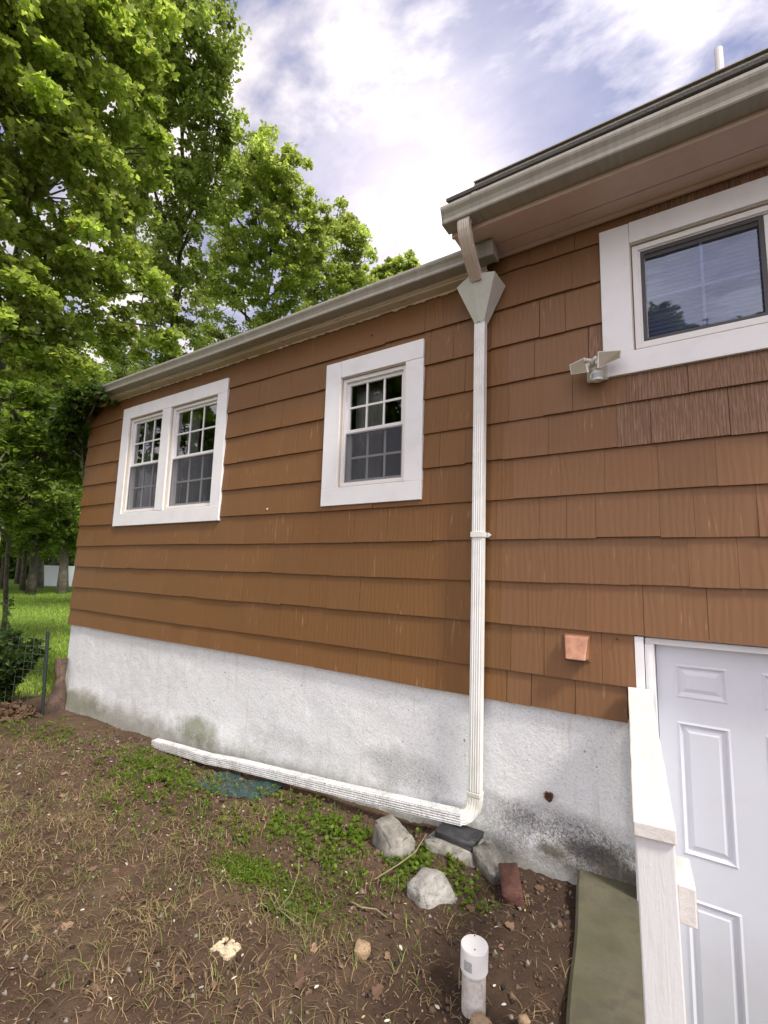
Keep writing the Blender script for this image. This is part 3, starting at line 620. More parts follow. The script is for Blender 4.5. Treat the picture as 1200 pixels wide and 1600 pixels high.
# ------------------------------------------------------------------ door in the areaway
door = empty('door'); door.parent = house; door.location = (3.2, 0, 0); door['label'] = 'white six panel door at the bottom right'
def build_door():
    yD = .085; x0, x1, z0, z1 = -.178, .665, -.86, 1.168
    cols = [(-.100, .118), (.248, .466)]; rows = [(.912, 1.078), (.183, .800), (-.64, -.005)]
    m = MB()
    xsx = sorted([x0, x1]+[v for c in cols for v in c]); zs = sorted([z0, z1]+[v for r in rows for v in r])
    for i in range(len(xsx)-1):
        for j in range(len(zs)-1):
            a, b, c, d = xsx[i], xsx[i+1], zs[j], zs[j+1]
            if (a, b) in cols and (c, d) in rows:
                rings = [(0, 0), (.010, -.004), (.016, .002), (.022, .009), (.030, .010), (.050, .001), (.058, .001)]; P = []
                for ins, dy in rings: P += [(a+ins, yD+dy, c+ins), (b-ins, yD+dy, c+ins), (b-ins, yD+dy, d-ins), (a+ins, yD+dy, d-ins)]
                Fc = []
                for r in range(len(rings)-1):
                    for k in range(4): Fc.append((r*4+k, r*4+(k+1) % 4, (r+1)*4+(k+1) % 4, (r+1)*4+k))
                Fc.append(tuple((len(rings)-1)*4+k for k in range(4))); m.add(P, Fc)
            else: m.add([(a, yD, c), (b, yD, c), (b, yD, d), (a, yD, d)], [(0, 1, 2, 3)])
    m.add([(x0, yD, z0), (x0, yD+.04, z0), (x0, yD+.04, z1), (x0, yD, z1)], [(0, 1, 2, 3)]); m.add([(x0, yD+.04, z0), (x1, yD+.04, z0), (x1, yD+.04, z1), (x0, yD+.04, z1)], [(0, 1, 2, 3)])
    m.build('door_leaf', 'door', door)
    f = MB(); f.box(-.2665, -.226, -.012, .14, -.88, 1.206); f.box(-.222, -.181, .000, .13, -.88, 1.172, 0); f.box(-.2255, -.2225, .012, .13, -.88, 1.19, 1)
    f.box(-.222, .72, .018, .13, 1.172, 1.2015); f.box(.668, .72, -.005, .13, -.88, 1.171)
    f.box(-.212, -.196, -.004, .001, -.88, 1.171)
    f.build('door_frame', ['trim', 'gap'], door, bevel=.002)
    d = MB(); d.box(.74, 1.5, .0, .2, -.9, 1.22); d.build('foundation', 'foundation', house)
    h = MB(); h.tube([(.62, yD-.002, .15), (.62, yD-.05, .15)], .012, 12); h.tube([(.62, yD-.045, .15), (.62, yD-.06, .15), (.62, yD-.075, .15)], [.022, .028, .018], 14); h.build('knob', 'screen_frame', door, smooth=True)
build_door()
# ------------------------------------------------------------------ areaway : retaining wall, steps, landing
def area():
    c = MB(); N_ = 26
    for k in range(N_):
        pass
    P = []; ys_ = np.linspace(-.0, -2.62, 27)
    tp = []
    for y in ys_:
        y = float(y); a = xl(y)+.004*math.sin(y*9); b = xl(y)+.27; z = .028+.004*math.sin(y*5)
        tp += [(a-.006, y, -.95), (a, y, z-.012), (a+.012, y, z), (b-.01, y, z), (b, y, z-.01), (b, y, -.95)]
    Fc = []
    for i in range(len(ys_)-1):
        for k in range(6): Fc.append((i*6+k, i*6+(k+1) % 6, (i+1)*6+(k+1) % 6, (i+1)*6+k))
    Fc += [tuple(range(6)), tuple((len(ys_)-1)*6+k for k in range(6))[::-1]]
    c.add(tp, Fc); o = c.build('retaining_wall', 'concrete'); tag(o, 'mossy stained concrete wall top left of the white railing', 'wall')
    s = MB(); s.box(-.5, 1.3, -1.15, .12, -.98, -.88)
    for k in range(4): s.box(-.35, 1.3, -1.15-.37*(k+1), -1.15-.37*k, -.98, -.88+.19*(k+1))
    s.box(1.1, 1.32, -2.64, .0, -.95, .03)
    s.build('stairwell', 'concrete', None, bevel=.006)
    tag(bpy.data.objects['stairwell'], 'sunken concrete steps and landing in front of the white door', 'steps')
area()
# ------------------------------------------------------------------ railing
rail = empty('railing', (-.2, -.7, .02), 'weathered white wooden railing with flat cap beside the door', 'railing')
A0, A1 = np.array([-.302, -.030, .954]), np.array([-.158, -1.362, .888])    # left edge of the cap
wv = np.array([.101, .012, 0])
def rail_build():
    m = MB(); n = 14; Pn = []
    for i in range(n+1):
        f = i/n; p = A0*(1-f)+A1*f; w = wv*(1-.06*f); b = random.uniform(-.0012, .0012)
        Pn += [p+[b, 0, -.038], p+w+[b, 0, -.038], p+w+[b, 0, 0], p+[b, 0, 0]]
    Fc = []
    for i in range(n):
        for k in range(4): Fc.append((i*4+k, i*4+(k+1) % 4, (i+1)*4+(k+1) % 4, (i+1)*4+k))
    Fc += [(3, 2, 1, 0), tuple(n*4+k for k in range(4))]
    m.add(Pn, Fc); m.build('cap_board', 'white_wood', rail, bevel=.004)
    def post(f, name='post'):
        p = A0*(1-f)+A1*f; d = (A1-A0); d[2] = 0; d /= np.linalg.norm(d); s = np.array([-d[1], d[0], 0]); s = s if s[0] > 0 else -s
        a = p+s*.004-d*.012; w = .088
        q = [a, a+s*w, a+s*w-d*w, a-d*w]; mm = MB()
        mm.hexa([(*v[:2], -.9 if k > 9 else .02) for k, v in enumerate(q)]+[(*v[:2], p[2]-.0385) for v in q]) if False else mm.hexa([(v[0]+.03*f, v[1]-.01, -.88) for v in (q[0], q[1], q[2], q[3])]+[(v[0], v[1], p[2]-.0385+f*0) for v in q])
        mm.build(name, 'white_post', rail, bevel=.004); return a, s, d
    a, s, d = post(1.0); post(.09)
    # mid rail on the inner face of the posts
    w = .090; r0 = a+s*w; mm = MB(); L0, L1 = r0-d*.02, r0-d*.16
    t_ = .040; zt = .752
    mm.hexa([(L0[0], L0[1], zt-.092), (*(L0+s*t_)[:2], zt-.096), (*(L1+s*t_)[:2], zt-.096), (L1[0], L1[1], zt-.092), (L0[0], L0[1], zt), (*(L0+s*t_)[:2], zt-.004), (*(L1+s*t_)[:2], zt), (L1[0], L1[1], zt)])
    mm.build('rail_stub', 'white_wood', rail, bevel=.004)
rail_build()
# ------------------------------------------------------------------ downspout
ds = empty('downspout', (-1.1, -.07, 0), 'white fluted downspout with funnel head, long ground pipe along the foundation', 'downspout')
def fluted(w, d, n=5, amp=.0045):
    """rectangular profile, fluted front (b<0) and back"""
    P = []; k = n*4
    for i in range(k+1):
        f = i/k; P.append((-w/2+w*f*1.0, -d/2+amp*(.5-.5*math.cos(f*2*math.pi*n)) if 0 < i < k else -d/2+.004))
    P += [(w/2, -d/4), (w/2-.002, 0), (w/2, d/4)]
    for i in range(k+1):
        f = i/k; P.append((w/2-w*f, d/2-amp*(.5-.5*math.cos(f*2*math.pi*n)) if 0 < i < k else d/2-.004))
    P += [(-w/2, d/4), (-w/2+.002, 0), (-w/2, -d/4)]
    return P
prof = fluted(.070, .054, 5, .0065)
X_ = (1, 0, 0); Y_ = (0, 1, 0)
m = MB(); m.prism(prof, [((-1.078, -.073, 3.135), X_, Y_), ((-1.085, -.073, 2.3), X_, Y_), ((-1.092, -.073, 1.5), X_, Y_), ((-1.100, -.073, .8), X_, Y_), ((-1.106, -.074, .232), X_, Y_)])
for zz in (3.115,):
    for xx in (-1.095, -1.062): m.box(xx-.003, xx+.003, -.1035, -.0995, zz-.003, zz+.003)
m.build('pipe', 'spout', ds)
m = MB(); zc = 1.742; m.box(-1.131, -1.050, -.1045, -.042, zc-.016, zc+.016); m.hexa([(-1.15, -.030, zc-.014), (-1.038, -.030, zc-.014), (-1.038, -.024, zc-.014), (-1.15, -.024, zc-.014), (-1.15, -.030, zc+.014), (-1.038, -.030, zc+.014), (-1.038, -.024, zc+.014), (-1.15, -.024, zc+.014)])
m.add([(-1.050, -.032, zc-.016), (-1.022, -.032, zc), (-1.050, -.032, zc+.016), (-1.050, -.026, zc-.016), (-1.022, -.026, zc), (-1.050, -.026, zc+.016)], [(0, 1, 2), (5, 4, 3), (0, 3, 4, 1), (1, 4, 5, 2), (2, 5, 3, 0)])
m.add([(-1.131, -.032, zc-.016), (-1.162, -.032, zc), (-1.131, -.032, zc+.016), (-1.131, -.026, zc-.016), (-1.162, -.026, zc), (-1.131, -.026, zc+.016)], [(2, 1, 0), (3, 4, 5), (1, 4, 3, 0), (2, 5, 4, 1), (0, 3, 5, 2)])
m.build('strap', 'spout', ds, bevel=.0015)
# funnel head
m = MB(); top = [(-1.20, -.185), (-1.075, -.232), (-.935, -.205), (-.925, -.035), (-1.215, -.035)]; bot = [(-1.112, -.098), (-1.08, -.106), (-1.044, -.100), (-1.042, -.042), (-1.114, -.042)]
zt = [3.345, 3.372, 3.358, 3.35, 3.35]; k = 5; P = [(x, y, z) for (x, y), z in zip(top, zt)]+[(x, y, 3.118) for x, y in bot]
inn = [(x*.93+(-1.07)*.07, y*.93-.12*.07, z-.004) for (x, y), z in zip(top, zt)]; inb = [(x, y+.002, 3.13) for x, y in bot]
m.add(P, [(i, i+5, (i+1) % 5+5, (i+1) % 5) for i in range(5)]); m.add(P[:5]+inn, [(i, (i+1) % 5, (i+1) % 5+5, i+5) for i in range(5)]); m.add(inn+inb, [(i, (i+1) % 5, (i+1) % 5+5, i+5) for i in range(5)])
m.build('funnel_head', 'galv', ds)
# upper elbow from the upper gutter into the head
m = MB(); pts = [(-1.045, -.412, 3.604), (-1.046, -.418, 3.575), (-1.047, -.412, 3.545), (-1.048, -.395, 3.51), (-1.049, -.370, 3.475), (-1.05, -.335, 3.44), (-1.052, -.290, 3.405), (-1.053, -.240, 3.37), (-1.054, -.205, 3.345)]
fr = []
for i, p in enumerate(pts):
    d = (Vector(pts[min(i+1, len(pts)-1)])-Vector(pts[max(0, i-1)])).normalized(); B = Vector(X_).cross(d); B = B if B.y > 0 else -B
    s_ = 1.0+(.05 if (i % 2 and 1 < i < 7) else 0); fr.append((p, Vector(X_)*s_, B*s_))
m.prism(fluted(.074, .050), fr, 0); m.build('elbow', 'galv_tan', ds)['label'] = 'bronzed upper elbow dropping from the upper gutter'
# lower elbow
m = MB(); fr = []
for i, (x, y, z, a) in enumerate([(-1.106, -.074, .262, 0), (-1.106, -.075, .222, 0), (-1.108, -.078, .195, 14), (-1.114, -.083, .166, 34), (-1.128, -.090, .143, 55), (-1.150, -.100, .126, 75), (-1.178, -.110, .118, 86)]):
    a = math.radians(a); s_ = 1.07+(.03 if i % 2 else 0)
    fr.append(((x, y, z), (math.cos(a)*s_, 0, -math.sin(a)*s_), (0, s_, 0)))
m.prism(fluted(.070, .056, 5, .002), fr, 0); m.build('elbow', 'spout_dirty', ds)
m = MB(); m.box(-1.146, -1.066, -.107, -.044, .238, .262); m.build('collar', 'spout_dirty', ds, bevel=.004)
# ground pipe
m = MB(); pf = [(b, a) for a, b in fluted(.072, .076)]; fr = []
path = [(-1.165, -.112, .116), (-1.6, -.122, .083), (-2.1, -.133, .046), (-2.6, -.142, .012), (-3.05, -.150, -.018), (-3.30, -.158, -.042), (-3.36, -.160, -.050), (-3.7, -.155, -.068), (-4.16, -.145, -.098)]
for i, p in enumerate(path):
    fr.append((p, (0, 1, 0), (0, 0, 1)))
pf = fluted(.068, .070, 5, .0026)      # (a along z, b along y)
m.prism([(b, a) for a, b in pf], fr, 0); 
m.build('ground_pipe', 'spout_ground', ds)
m = MB(); m.add([(-4.1605, -.145-.034, -.098-.03), (-4.1605, -.145+.034, -.098-.03), (-4.1605, -.145+.034, -.098+.03), (-4.1605, -.145-.034, -.098+.03)], [(0, 1, 2, 3)]); m.build('pipe_mouth', 'dark', ds)
# ------------------------------------------------------------------ wall fittings
fl = empty('floodlight', (-.41, 0, 2.6), 'cream twin head security floodlight with motion sensor beside the right window', 'floodlight')
m = MB(); m.box(-.455, -.345, -.040, -.012, 2.600, 2.735); m.build('back_plate', 'fixture', fl, bevel=.010)
m = MB(); m.tube([(-.405, -.03, 2.655), (-.412, -.10, 2.665)], [.03, .022], 14); m.tube([(-.412, -.10, 2.665), (-.415, -.12, 2.69), (-.445, -.13, 2.695)], .012, 10); m.tube([(-.412, -.10, 2.665), (-.405, -.12, 2.69), (-.385, -.13, 2.70)], .012, 10); m.build('arm', 'fixture', fl, smooth=True)
m = MB(); m.tube([(-.392, -.045, 2.615), (-.394, -.115, 2.600)], [.030, .032], 18); m.tube([(-.390, -.10, 2.628), (-.390, -.10, 2.575)], .030, 20); m.build('sensor', 'fixture', fl)
m = MB(); P = []; 
for i in range(9):
    a = math.radians(200+i*17.5); P += [(-.390+.0312*math.cos(a), -.10+.0312*math.sin(a), 2.588), (-.390+.0312*math.cos(a), -.10+.0312*math.sin(a), 2.612)]
m.add(P, [(2*i, 2*i+2, 2*i+3, 2*i+1) for i in range(8)]); m.build('sensor_window', 'sensor', fl)
def head(q, nrm):
    """q: four corners of the lens"""
    n = Vector(nrm).normalized(); c = sum((Vector(p) for p in q), Vector())/4
    m = MB(); P = [Vector(p) for p in q]; O = [c+(p-c)*1.0 for p in P]; B = [c+(p-c)*.86-n*.020 for p in P]; C_ = [c+(p-c)*1.05-n*.006 for p in P]; D = [c+(p-c)*1.05+n*.003 for p in P]
    m.hexa(B+C_); m.hexa(C_+D); h = m.build('lamp_head', 'fixture', fl, bevel=.004)
    m = MB(); E1 = [c+(p-c)*.93+n*.001 for p in P]; E2 = [c+(p-c)*.93+n*.0045 for p in P]; m.hexa(E1+E2); l = m.build('lens', 'lens', h, bevel=.002)
    l.data.transform(Matrix.Translation(Vector((0, 0, 0))))
head([(-.520, -.125, 2.632), (-.428, -.15, 2.618), (-.452, -.105, 2.722), (-.532, -.10, 2.700)], (-.15, -.85, -.5))
head([(-.378, -.15, 2.628), (-.270, -.13, 2.668), (-.268, -.10, 2.724), (-.380, -.11, 2.738)], (.12, -.85, -.5))
vh = empty('vent_hood', (-.54, 0, 1.12), 'small copper brown dryer vent hood low on the siding beside the door', 'vent')
m = MB(); m.box(-.612, -.478, -.020, -.012, 1.052, 1.19); m.build('flange', 'siding', vh, bevel=.002, tone=[(.235, .118, .054, 1)]*8)
m = MB(); xa, xb = -.605, -.482
m.hexa([(xa+.012, -.085, 1.062), (xb-.012, -.085, 1.062), (xb-.004, -.018, 1.062), (xa+.004, -.018, 1.062), (xa, -.045, 1.182), (xb, -.045, 1.182), (xb, -.018, 1.186), (xa, -.018, 1.186)]); m.build('hood', 'copper', vh, bevel=.006)
m = MB(); m.box(xa+.01, xb-.01, -.078, -.02, 1.0575, 1.0625); m.build('flap', 'dark', vh)
m = MB()
m.tube([(-.705, .01, .315), (-.702, -.035, .313)], .016, 10)
for i in range(16):
    a = i*.39; m.tube([(-.702+.012*math.cos(a), -.03, .316+.012*math.sin(a)), (-.702+.020*math.cos(a+.2)+random.uniform(-.006, .006), -.045-random.uniform(0, .012), .330+.026*math.sin(a))], [.006, .002], 5)
tag(m.build('pipe_stub', 'rust'), 'frayed rusty pipe stub sticking out of the white foundation', 'pipe')
# small nails, chips and paint specks on the wall
m = MB(); m.tube([(-3.02, -.016, 2.005), (-3.018, -.024, 2.005)], [.008, .005], 6); m.build('paint_chip', 'trim', house)
for (px, pz) in ((-1.98, 3.30), (-.345, 1.185)):
    m = MB(); m.tube([(px, -.012, pz), (px, -.026, pz)], .005, 8); m.build('nail', 'gap', house)
# ------------------------------------------------------------------ rocks and small objects
from mathutils import noise as mn
def rock(name, c, dims, rot, mat, label, cat, seed=0, sub=4, rough=.12, taper=(0, 0), group=None, bulk=.35):
    import bmesh
    rr = random.Random(seed*13+1); bm = bmesh.new(); jit = .05+rough*1.3
    for cx_ in (-.5, .5):
        for cy_ in (-.5, .5):
            for cz_ in (-.5, .5): bm.verts.new(((cx_+rr.uniform(-jit, jit)*.8)*(1-taper[0]*(cz_+.5)), (cy_+rr.uniform(-jit, jit)*.8)*(1-taper[1]*(cz_+.5)), cz_+rr.uniform(-jit, jit)*.7))
    if rough > .03:
        for _ in range(6): d = Vector((rr.gauss(0, 1), rr.gauss(0, 1), rr.gauss(0, 1))).normalized()*rr.uniform(.54, .66); bm.verts.new(d)
    h = bmesh.ops.convex_hull(bm, input=bm.verts[:]); bmesh.ops.delete(bm, geom=[v for v in bm.verts if not v.link_faces], context='VERTS')
    bmesh.ops.dissolve_limit(bm, angle_limit=.12, verts=bm.verts[:], edges=bm.edges[:])
    bmesh.ops.bevel(bm, geom=bm.edges[:], offset=.028, segments=2, affect='EDGES', clamp_overlap=True)
    bmesh.ops.triangulate(bm, faces=bm.faces[:])
    for _ in range(3): bmesh.ops.subdivide_edges(bm, edges=[e for e in bm.edges if e.calc_length() > .07], cuts=1)
    bmesh.ops.triangulate(bm, faces=bm.faces[:]); bm.normal_update()
    for v in bm.verts:
        n = mn.fractal(v.co*5+Vector((seed, 3, 1)), .8, 2.1, 4); v.co += v.normal*n*(.012+rough*.16)
    R = Matrix.Rotation(rot[2], 4, 'Z')@Matrix.Rotation(rot[1], 4, 'Y')@Matrix.Rotation(rot[0], 4, 'X')
    bm.transform(R@Matrix.Diagonal((*dims, 1))); me = bpy.data.meshes.new(name); bm.to_mesh(me); bm.free(); me.materials.append(MAT[mat])
    for p in me.polygons: p.use_smooth = True
    o = bpy.data.objects.new(name, me); COL.objects.link(o); o.location = c; return tag(o, label, cat, group)
rock('stone', (-1.455, -.40, -.005), (.26, .20, .17), (0.12, .14, -.55), 'granite', 'grey granite rock with a flat top left of the black block', 'rock', 3, taper=(.15, .25), rough=.10)
rock('stone', (-1.115, -.635, .01), (.20, .16, .12), (.35, -.15, -.35), 'granite_pale', 'pale wedge shaped rock between the white pipe and the black block', 'rock', 8, taper=(.35, .2), rough=.08)
rock('stone', (-1.185, -.185, -.035), (.27, .19, .12), (0, 0, .05), 'graystone', 'mossy grey stone under the black block', 'rock', 5, rough=.08)
rock('stone', (-.955, -.215, -.02), (.16, .11, .10), (.1, .2, -.5), 'graystone', 'small grey stone beside the red brick against the foundation', 'rock', 12, rough=.13)
rock('paver_block', (-1.165, -.165, .047), (.245, .145, .052), (.03, .03, .03), 'block', 'black wet block under the downspout elbow', 'block', 15, rough=.02)
rock('brick', (-.808, -.352, .012), (.092, .235, .055), (.10, -.14, .43), 'brick', 'red brick lying on the soil by the foundation', 'brick', 20, rough=.015)
rock('pebble', (-1.16, -1.10, .012), (.055, .05, .035), (.1, .2, .4), 'cobble', 'small round tan stone left of the white capped pipe', 'stone', 2, rough=.08)
rock('pebble', (-.665, -1.115, .008), (.055, .048, .035), (.1, .2, 1.2), 'cobble', 'round tan stone touching the foot of the white capped pipe', 'stone', 6, rough=.08)
rock('pebble', (-.545, -1.02, .008), (.032, .028, .022), (.1, .2, 1.2), 'cobble', 'tiny yellow tan stone between the white capped pipe and concrete wall', 'stone', 9, rough=.08)
pp = empty('capped_pipe', (-.71, -1.11, -.05), 'white plastic pipe with a flat cap standing in the soil', 'pipe')
m = MB(); m.tube([(-.718, -1.048, -.2), (-.713, -1.050, .15)], .042, 32); m.build('pipe', 'pvc_dirty', pp, smooth=False)
m = MB(); m.tube([(-.713, -1.0495, .112), (-.713, -1.050, .118), (-.711, -1.051, .190), (-.711, -1.051, .1935), (-.711, -1.051, .196), (-.711, -1.051, .1975), (-.711, -1.051, .198)], [.046, .0485, .0485, .0470, .035, .020, .006], 40); m.build('cap', 'pvc', pp, smooth=False)
for q in ((-.699, -1.078), (-.724, -1.018)): m = MB(); m.tube([(*q, .193), (*q, .1985)], .0022, 8); m.build('screw', 'dark', pp)
m = MB(); P = []
for i in range(5):
    a = math.radians(268+i*9-22); P += [(-.712+.0489*math.cos(a), -1.0505+.0489*math.sin(a), .132), (-.712+.0489*math.cos(a), -1.0505+.0489*math.sin(a), .164)]
m.add(P, [(2*i, 2*i+2, 2*i+3, 2*i+1) for i in range(4)]); m.build('sticker', 'sticker', pp)
# blue-green plastic mesh mat lying under the ground pipe
def gz(x, y): return float(ground_h(x, y))
m = MB(); c00, c10, c11, c01 = [np.array(v) for v in ((-3.08, -.56), (-2.50, -.45), (-2.56, -.13), (-3.20, -.17))]
def bil(u, v): p = (c00*(1-u)+c10*u)*(1-v)+(c01*(1-u)+c11*u)*v; return (p[0], p[1], gz(p[0], p[1])+.012+.009*math.sin(u*9)*math.cos(v*7)+.005*math.sin(u*31+v*17))
for i in range(36): m.tube([bil(i/35, v/12) for v in range(13)], .0028, 4)
for i in range(22): m.tube([bil(u/18, i/21) for u in range(19)], .0028, 4)
tag(m.build('mesh_mat', 'matgreen'), 'blue green plastic mesh mat half buried below the ground pipe', 'mat')
# stake fence with wire at the corner
fe = empty('wire_fence', (-6.35, -.22, -.25), 'dark green steel stake carrying thin garden wire beside the far house corner', 'fence')
m = MB(); pz0 = gz(-6.3, -.22)
m.tube([(-6.24, -.22, pz0-.1), (-6.345, -.22, .70), (-6.35, -.22, .715)], [.018, .020, .012], 8); m.build('stake', 'post_green', fe)
m = MB()
for k in range(7): z = .08+k*.09; m.tube([(-6.27-z*.1, -.23, z), (-7.1, -.42, z-.03), (-8.2, -.75, z-.08)], .0022, 4)
for k in range(16): x = -6.4-k*.12; y = -.25-.26*(k*.12); m.tube([(x, y, -.2), (x, y, .63-k*.005)], .0018, 4)
m.build('wire', 'wire', fe)
m = MB(); pts = [(-6.30, -.06, -.30), (-6.27, -.07, -.05), (-6.25, -.07, .15), (-6.27, -.07, .28), (-6.285, -.07, .385)]
m.tube(pts, [.12, .085, .058, .058, .07], 14); lg = m.build('log', 'logbark', None)
for v in lg.data.vertices: n_ = mn.noise(Vector(v.co)*9); v.co += Vector((n_, n_*.6, n_*.4 if v.co.z > .3 else 0))*.035
tag(lg, 'short brown log standing on end against the far foundation corner', 'log')
# ------------------------------------------------------------------ foliage engine
def leafmesh(kind):
    if kind == 'maple':   # two folded lobed halves, 5 verts each
        h = [(0, 0), (.20, -.03), (.50, .22), (.30, .42), (.34, .72), (0, 1.0)]
    elif kind == 'oval':
        h = [(0, 0), (.16, .18), (.24, .45), (.15, .78), (0, 1.0)]
    elif kind == 'round':
        h = [(0, 0), (.34, .12), (.46, .5), (.30, .86), (0, .95)]
    else: # blade
        h = [(0, 0), (.04, 0), (.035, .5), (0, 1.0)]
    n = len(h); fold = .16 if kind != 'blade' else 0
    R = [(x, y, x*fold-.10*y*y) for x, y in h]; Lh = [(-x, y, x*fold-.10*y*y) for x, y in h]
    return np.array(R+Lh[::-1], float), n
def scatter(name, P, Ndir, size, tone, kind, mat, parent=None, spin=None, stand=None):
    """P (n,3) positions, Ndir (n,3) leaf normal, size (n,), tone (n,3)"""
    T, n = leafmesh(kind); N = len(P)
    nrm = Ndir/np.linalg.norm(Ndir, axis=1, keepdims=True)
    ref = RNG.normal(size=(N, 3)) if spin is None else spin
    u = np.cross(nrm, ref); u /= np.linalg.norm(u, axis=1, keepdims=True)+1e-9; v = np.cross(nrm, u)
    V = P[:, None, :]+size[:, None, None]*(T[None, :, 0, None]*u[:, None, :]+T[None, :, 1, None]*v[:, None, :]+T[None, :, 2, None]*nrm[:, None, :])
    k = len(T); base = (np.arange(N)*k)[:, None]
    f = np.arange(n)[None, :]; F1 = base+f; F2 = base+n+f
    Fc = np.concatenate([F1, F2], 0)
    return np_mesh(name, V.reshape(-1, 3), Fc, mat, np.repeat(tone, k, 0), smooth=False, parent=parent)
def leaf_tones(n, a, b, yel=.0, pos=None):
    t = RNG.random((n, 1))**1.2; c = np.array(a)*(1-t)+np.array(b)*t
    c = c*(1+RNG.normal(0, .12, (n, 1))); 
    if yel: k = RNG.random(n) < yel; c[k] = np.array((.20, .17, .03))*(1+RNG.normal(0, .15, (k.sum(), 1)))
    return np.clip(c, .005, .6)
def tree(name, base, blobs, n_leaf, lsize, ca, cb, label, trunk_r=.18, group=None, kind='maple', bark='bark', sub=9, subr=.42, flat=.45, up=.9, yel=0., limbs=True, lean=None, fill=.5, trunk_top=None):
    base = np.array(base, float); root = empty(name, tuple(base), label, 'tree', group)
    blobs = [(np.array(c, float), r) for c, r in blobs]; allc = np.array([c for c, r in blobs]); ctr = allc.mean(0)
    topz = allc[:, 2].max() if trunk_top is None else trunk_top
    end = np.array([ctr[0]*.6+base[0]*.4, ctr[1]*.6+base[1]*.4, topz])
    mb = MB(); nt = 8; tp = []
    for i in range(nt+1):
        f = i/nt; p = base*(1-f)+end*f+np.array([math.sin(f*4+base[0]), math.cos(f*3.3+base[1]), 0])*.12*min(1, f*3); tp.append(p)
    rad = [trunk_r*(1.35 if i == 0 else 1)*(1-.86*i/nt) for i in range(nt+1)]; tp[0] = tp[0]-np.array([0, 0, .3]); mb.tube([tuple(p) for p in tp], rad, 12)
    lb = MB(); lb.tube([tuple(p) for p in tp[1:]], .008, 4); Ps = []; Ns = []; shade = []
    W_ = np.array([r**2.2 for c, r in blobs]); W_ /= W_.sum(); counts = (W_*n_leaf).astype(int)
    for (c, r), cnt in zip(blobs, counts):
        # limb from trunk to blob
        tz = np.clip((c[2]-r*.8-base[2])/(end[2]-base[2]), .12, .92); j = tz*nt; j0 = int(j); s0 = tp[j0]*(1-(j-j0))+tp[min(j0+1, nt)]*(j-j0)
        mid = (s0+c)/2+RNG.normal(0, .12, 3)*r+np.array([0, 0, .1*r])
        if limbs: lb.tube([tuple(s0), tuple(s0*.45+mid*.55+RNG.normal(0, .05, 3)*r), tuple(mid), tuple(c)], [trunk_r*.34*(1-.5*tz)+.01, trunk_r*.26*(1-.5*tz)+.01, trunk_r*.18+.008, .014], 6)
        K = max(3, int(sub*r*r*1.6)); d = RNG.normal(size=(K, 3)); d /= np.linalg.norm(d, axis=1, keepdims=True)
        rr = RNG.random(K)**fill*r; sc = c+d*rr[:, None]*np.array([1, 1, .85])
        if limbs:
            for q in sc: lb.tube([tuple(c*.75+q*.25+RNG.normal(0, .04, 3)), tuple((c+q)/2+RNG.normal(0, .06, 3)), tuple(q)], [.016, .011, .004], 4, cap=False)
        m = max(1, cnt//K); sr = subr*RNG.uniform(.6, 1.25, (K, 1))
        off = RNG.normal(size=(K, m, 3)); off /= np.linalg.norm(off, axis=2, keepdims=True)+1e-9; off *= (RNG.random((K, m, 1))**.45)*sr[:, None]
        off[:, :, 2] *= flat; off[:, :, 2] -= .35*(off[:, :, 0]**2+off[:, :, 1]**2)/sr   # sprays droop at the rim
        p = (sc[:, None, :]+off).reshape(-1, 3); Ps.append(p)
        nn = RNG.normal(0, .75, (len(p), 3)); nn[:, 2] += up; Ns.append(nn); tone_k = RNG.normal(1, .16, (K, 1)); shade.append(np.repeat(tone_k, m, 1).reshape(-1, 1))
    P = np.concatenate(Ps); Nn = np.concatenate(Ns); sh_ = np.concatenate(shade)
    tr = mb.build('trunk', bark, root, smooth=True)
    if limbs and lb.V: lb.build('limbs', bark, root, smooth=True)
    scatter('crown', P, Nn, lsize*RNG.uniform(.65, 1.25, len(P)), leaf_tones(len(P), ca, cb, yel)*np.clip(sh_, .55, 1.5), kind, 'leaf', root)
    return root
def B(*L): return [(at(px, py, D), r) for px, py, D, r in L]
#--- near maple, bright leaves, fills the left edge
MA, MB_ = (.25, .32, .07), (.50, .57, .18)
b = at(-70, 905, 12.0); b[2] = gz(b[0], b[1])
tree('maple_tree', b, B((-40, 60, 10.5, 1.3), (60, 40, 11, 1.2), (140, 70, 11.5, 1.1), (195, 130, 12, .85), (20, 170, 10.5, 1.2), (110, 190, 11, 1.1), (180, 235, 11.5, .9), (-60, 280, 10, 1.2), (50, 300, 10.5, 1.15), (130, 330, 11, 1.0), (200, 350, 11.5, .7), (10, 420, 10.2, 1.1), (95, 440, 10.6, 1.0), (175, 430, 11, .8), (225, 455, 11.4, .6), (-60, 500, 10, 1.2), (40, 530, 10.4, 1.0), (120, 540, 11, .85), (190, 520, 11, .7), (245, 510, 11.6, .5), (60, 620, 10.8, .8), (140, 610, 11.2, .6), (-40, -60, 10.5, 1.3), (70, -70, 11, 1.3), (150, -40, 11.8, 1.1), (215, 20, 12.4, .7), (215, 90, 12.2, .6)),
     62000, .092, MA, MB_, 'tall maple with bright yellow green leaves filling the left edge', .17, 'trees beyond the house', bark='bark_pale', sub=11, subr=.30, yel=.02, trunk_top=at(66, 180, 12)[2])
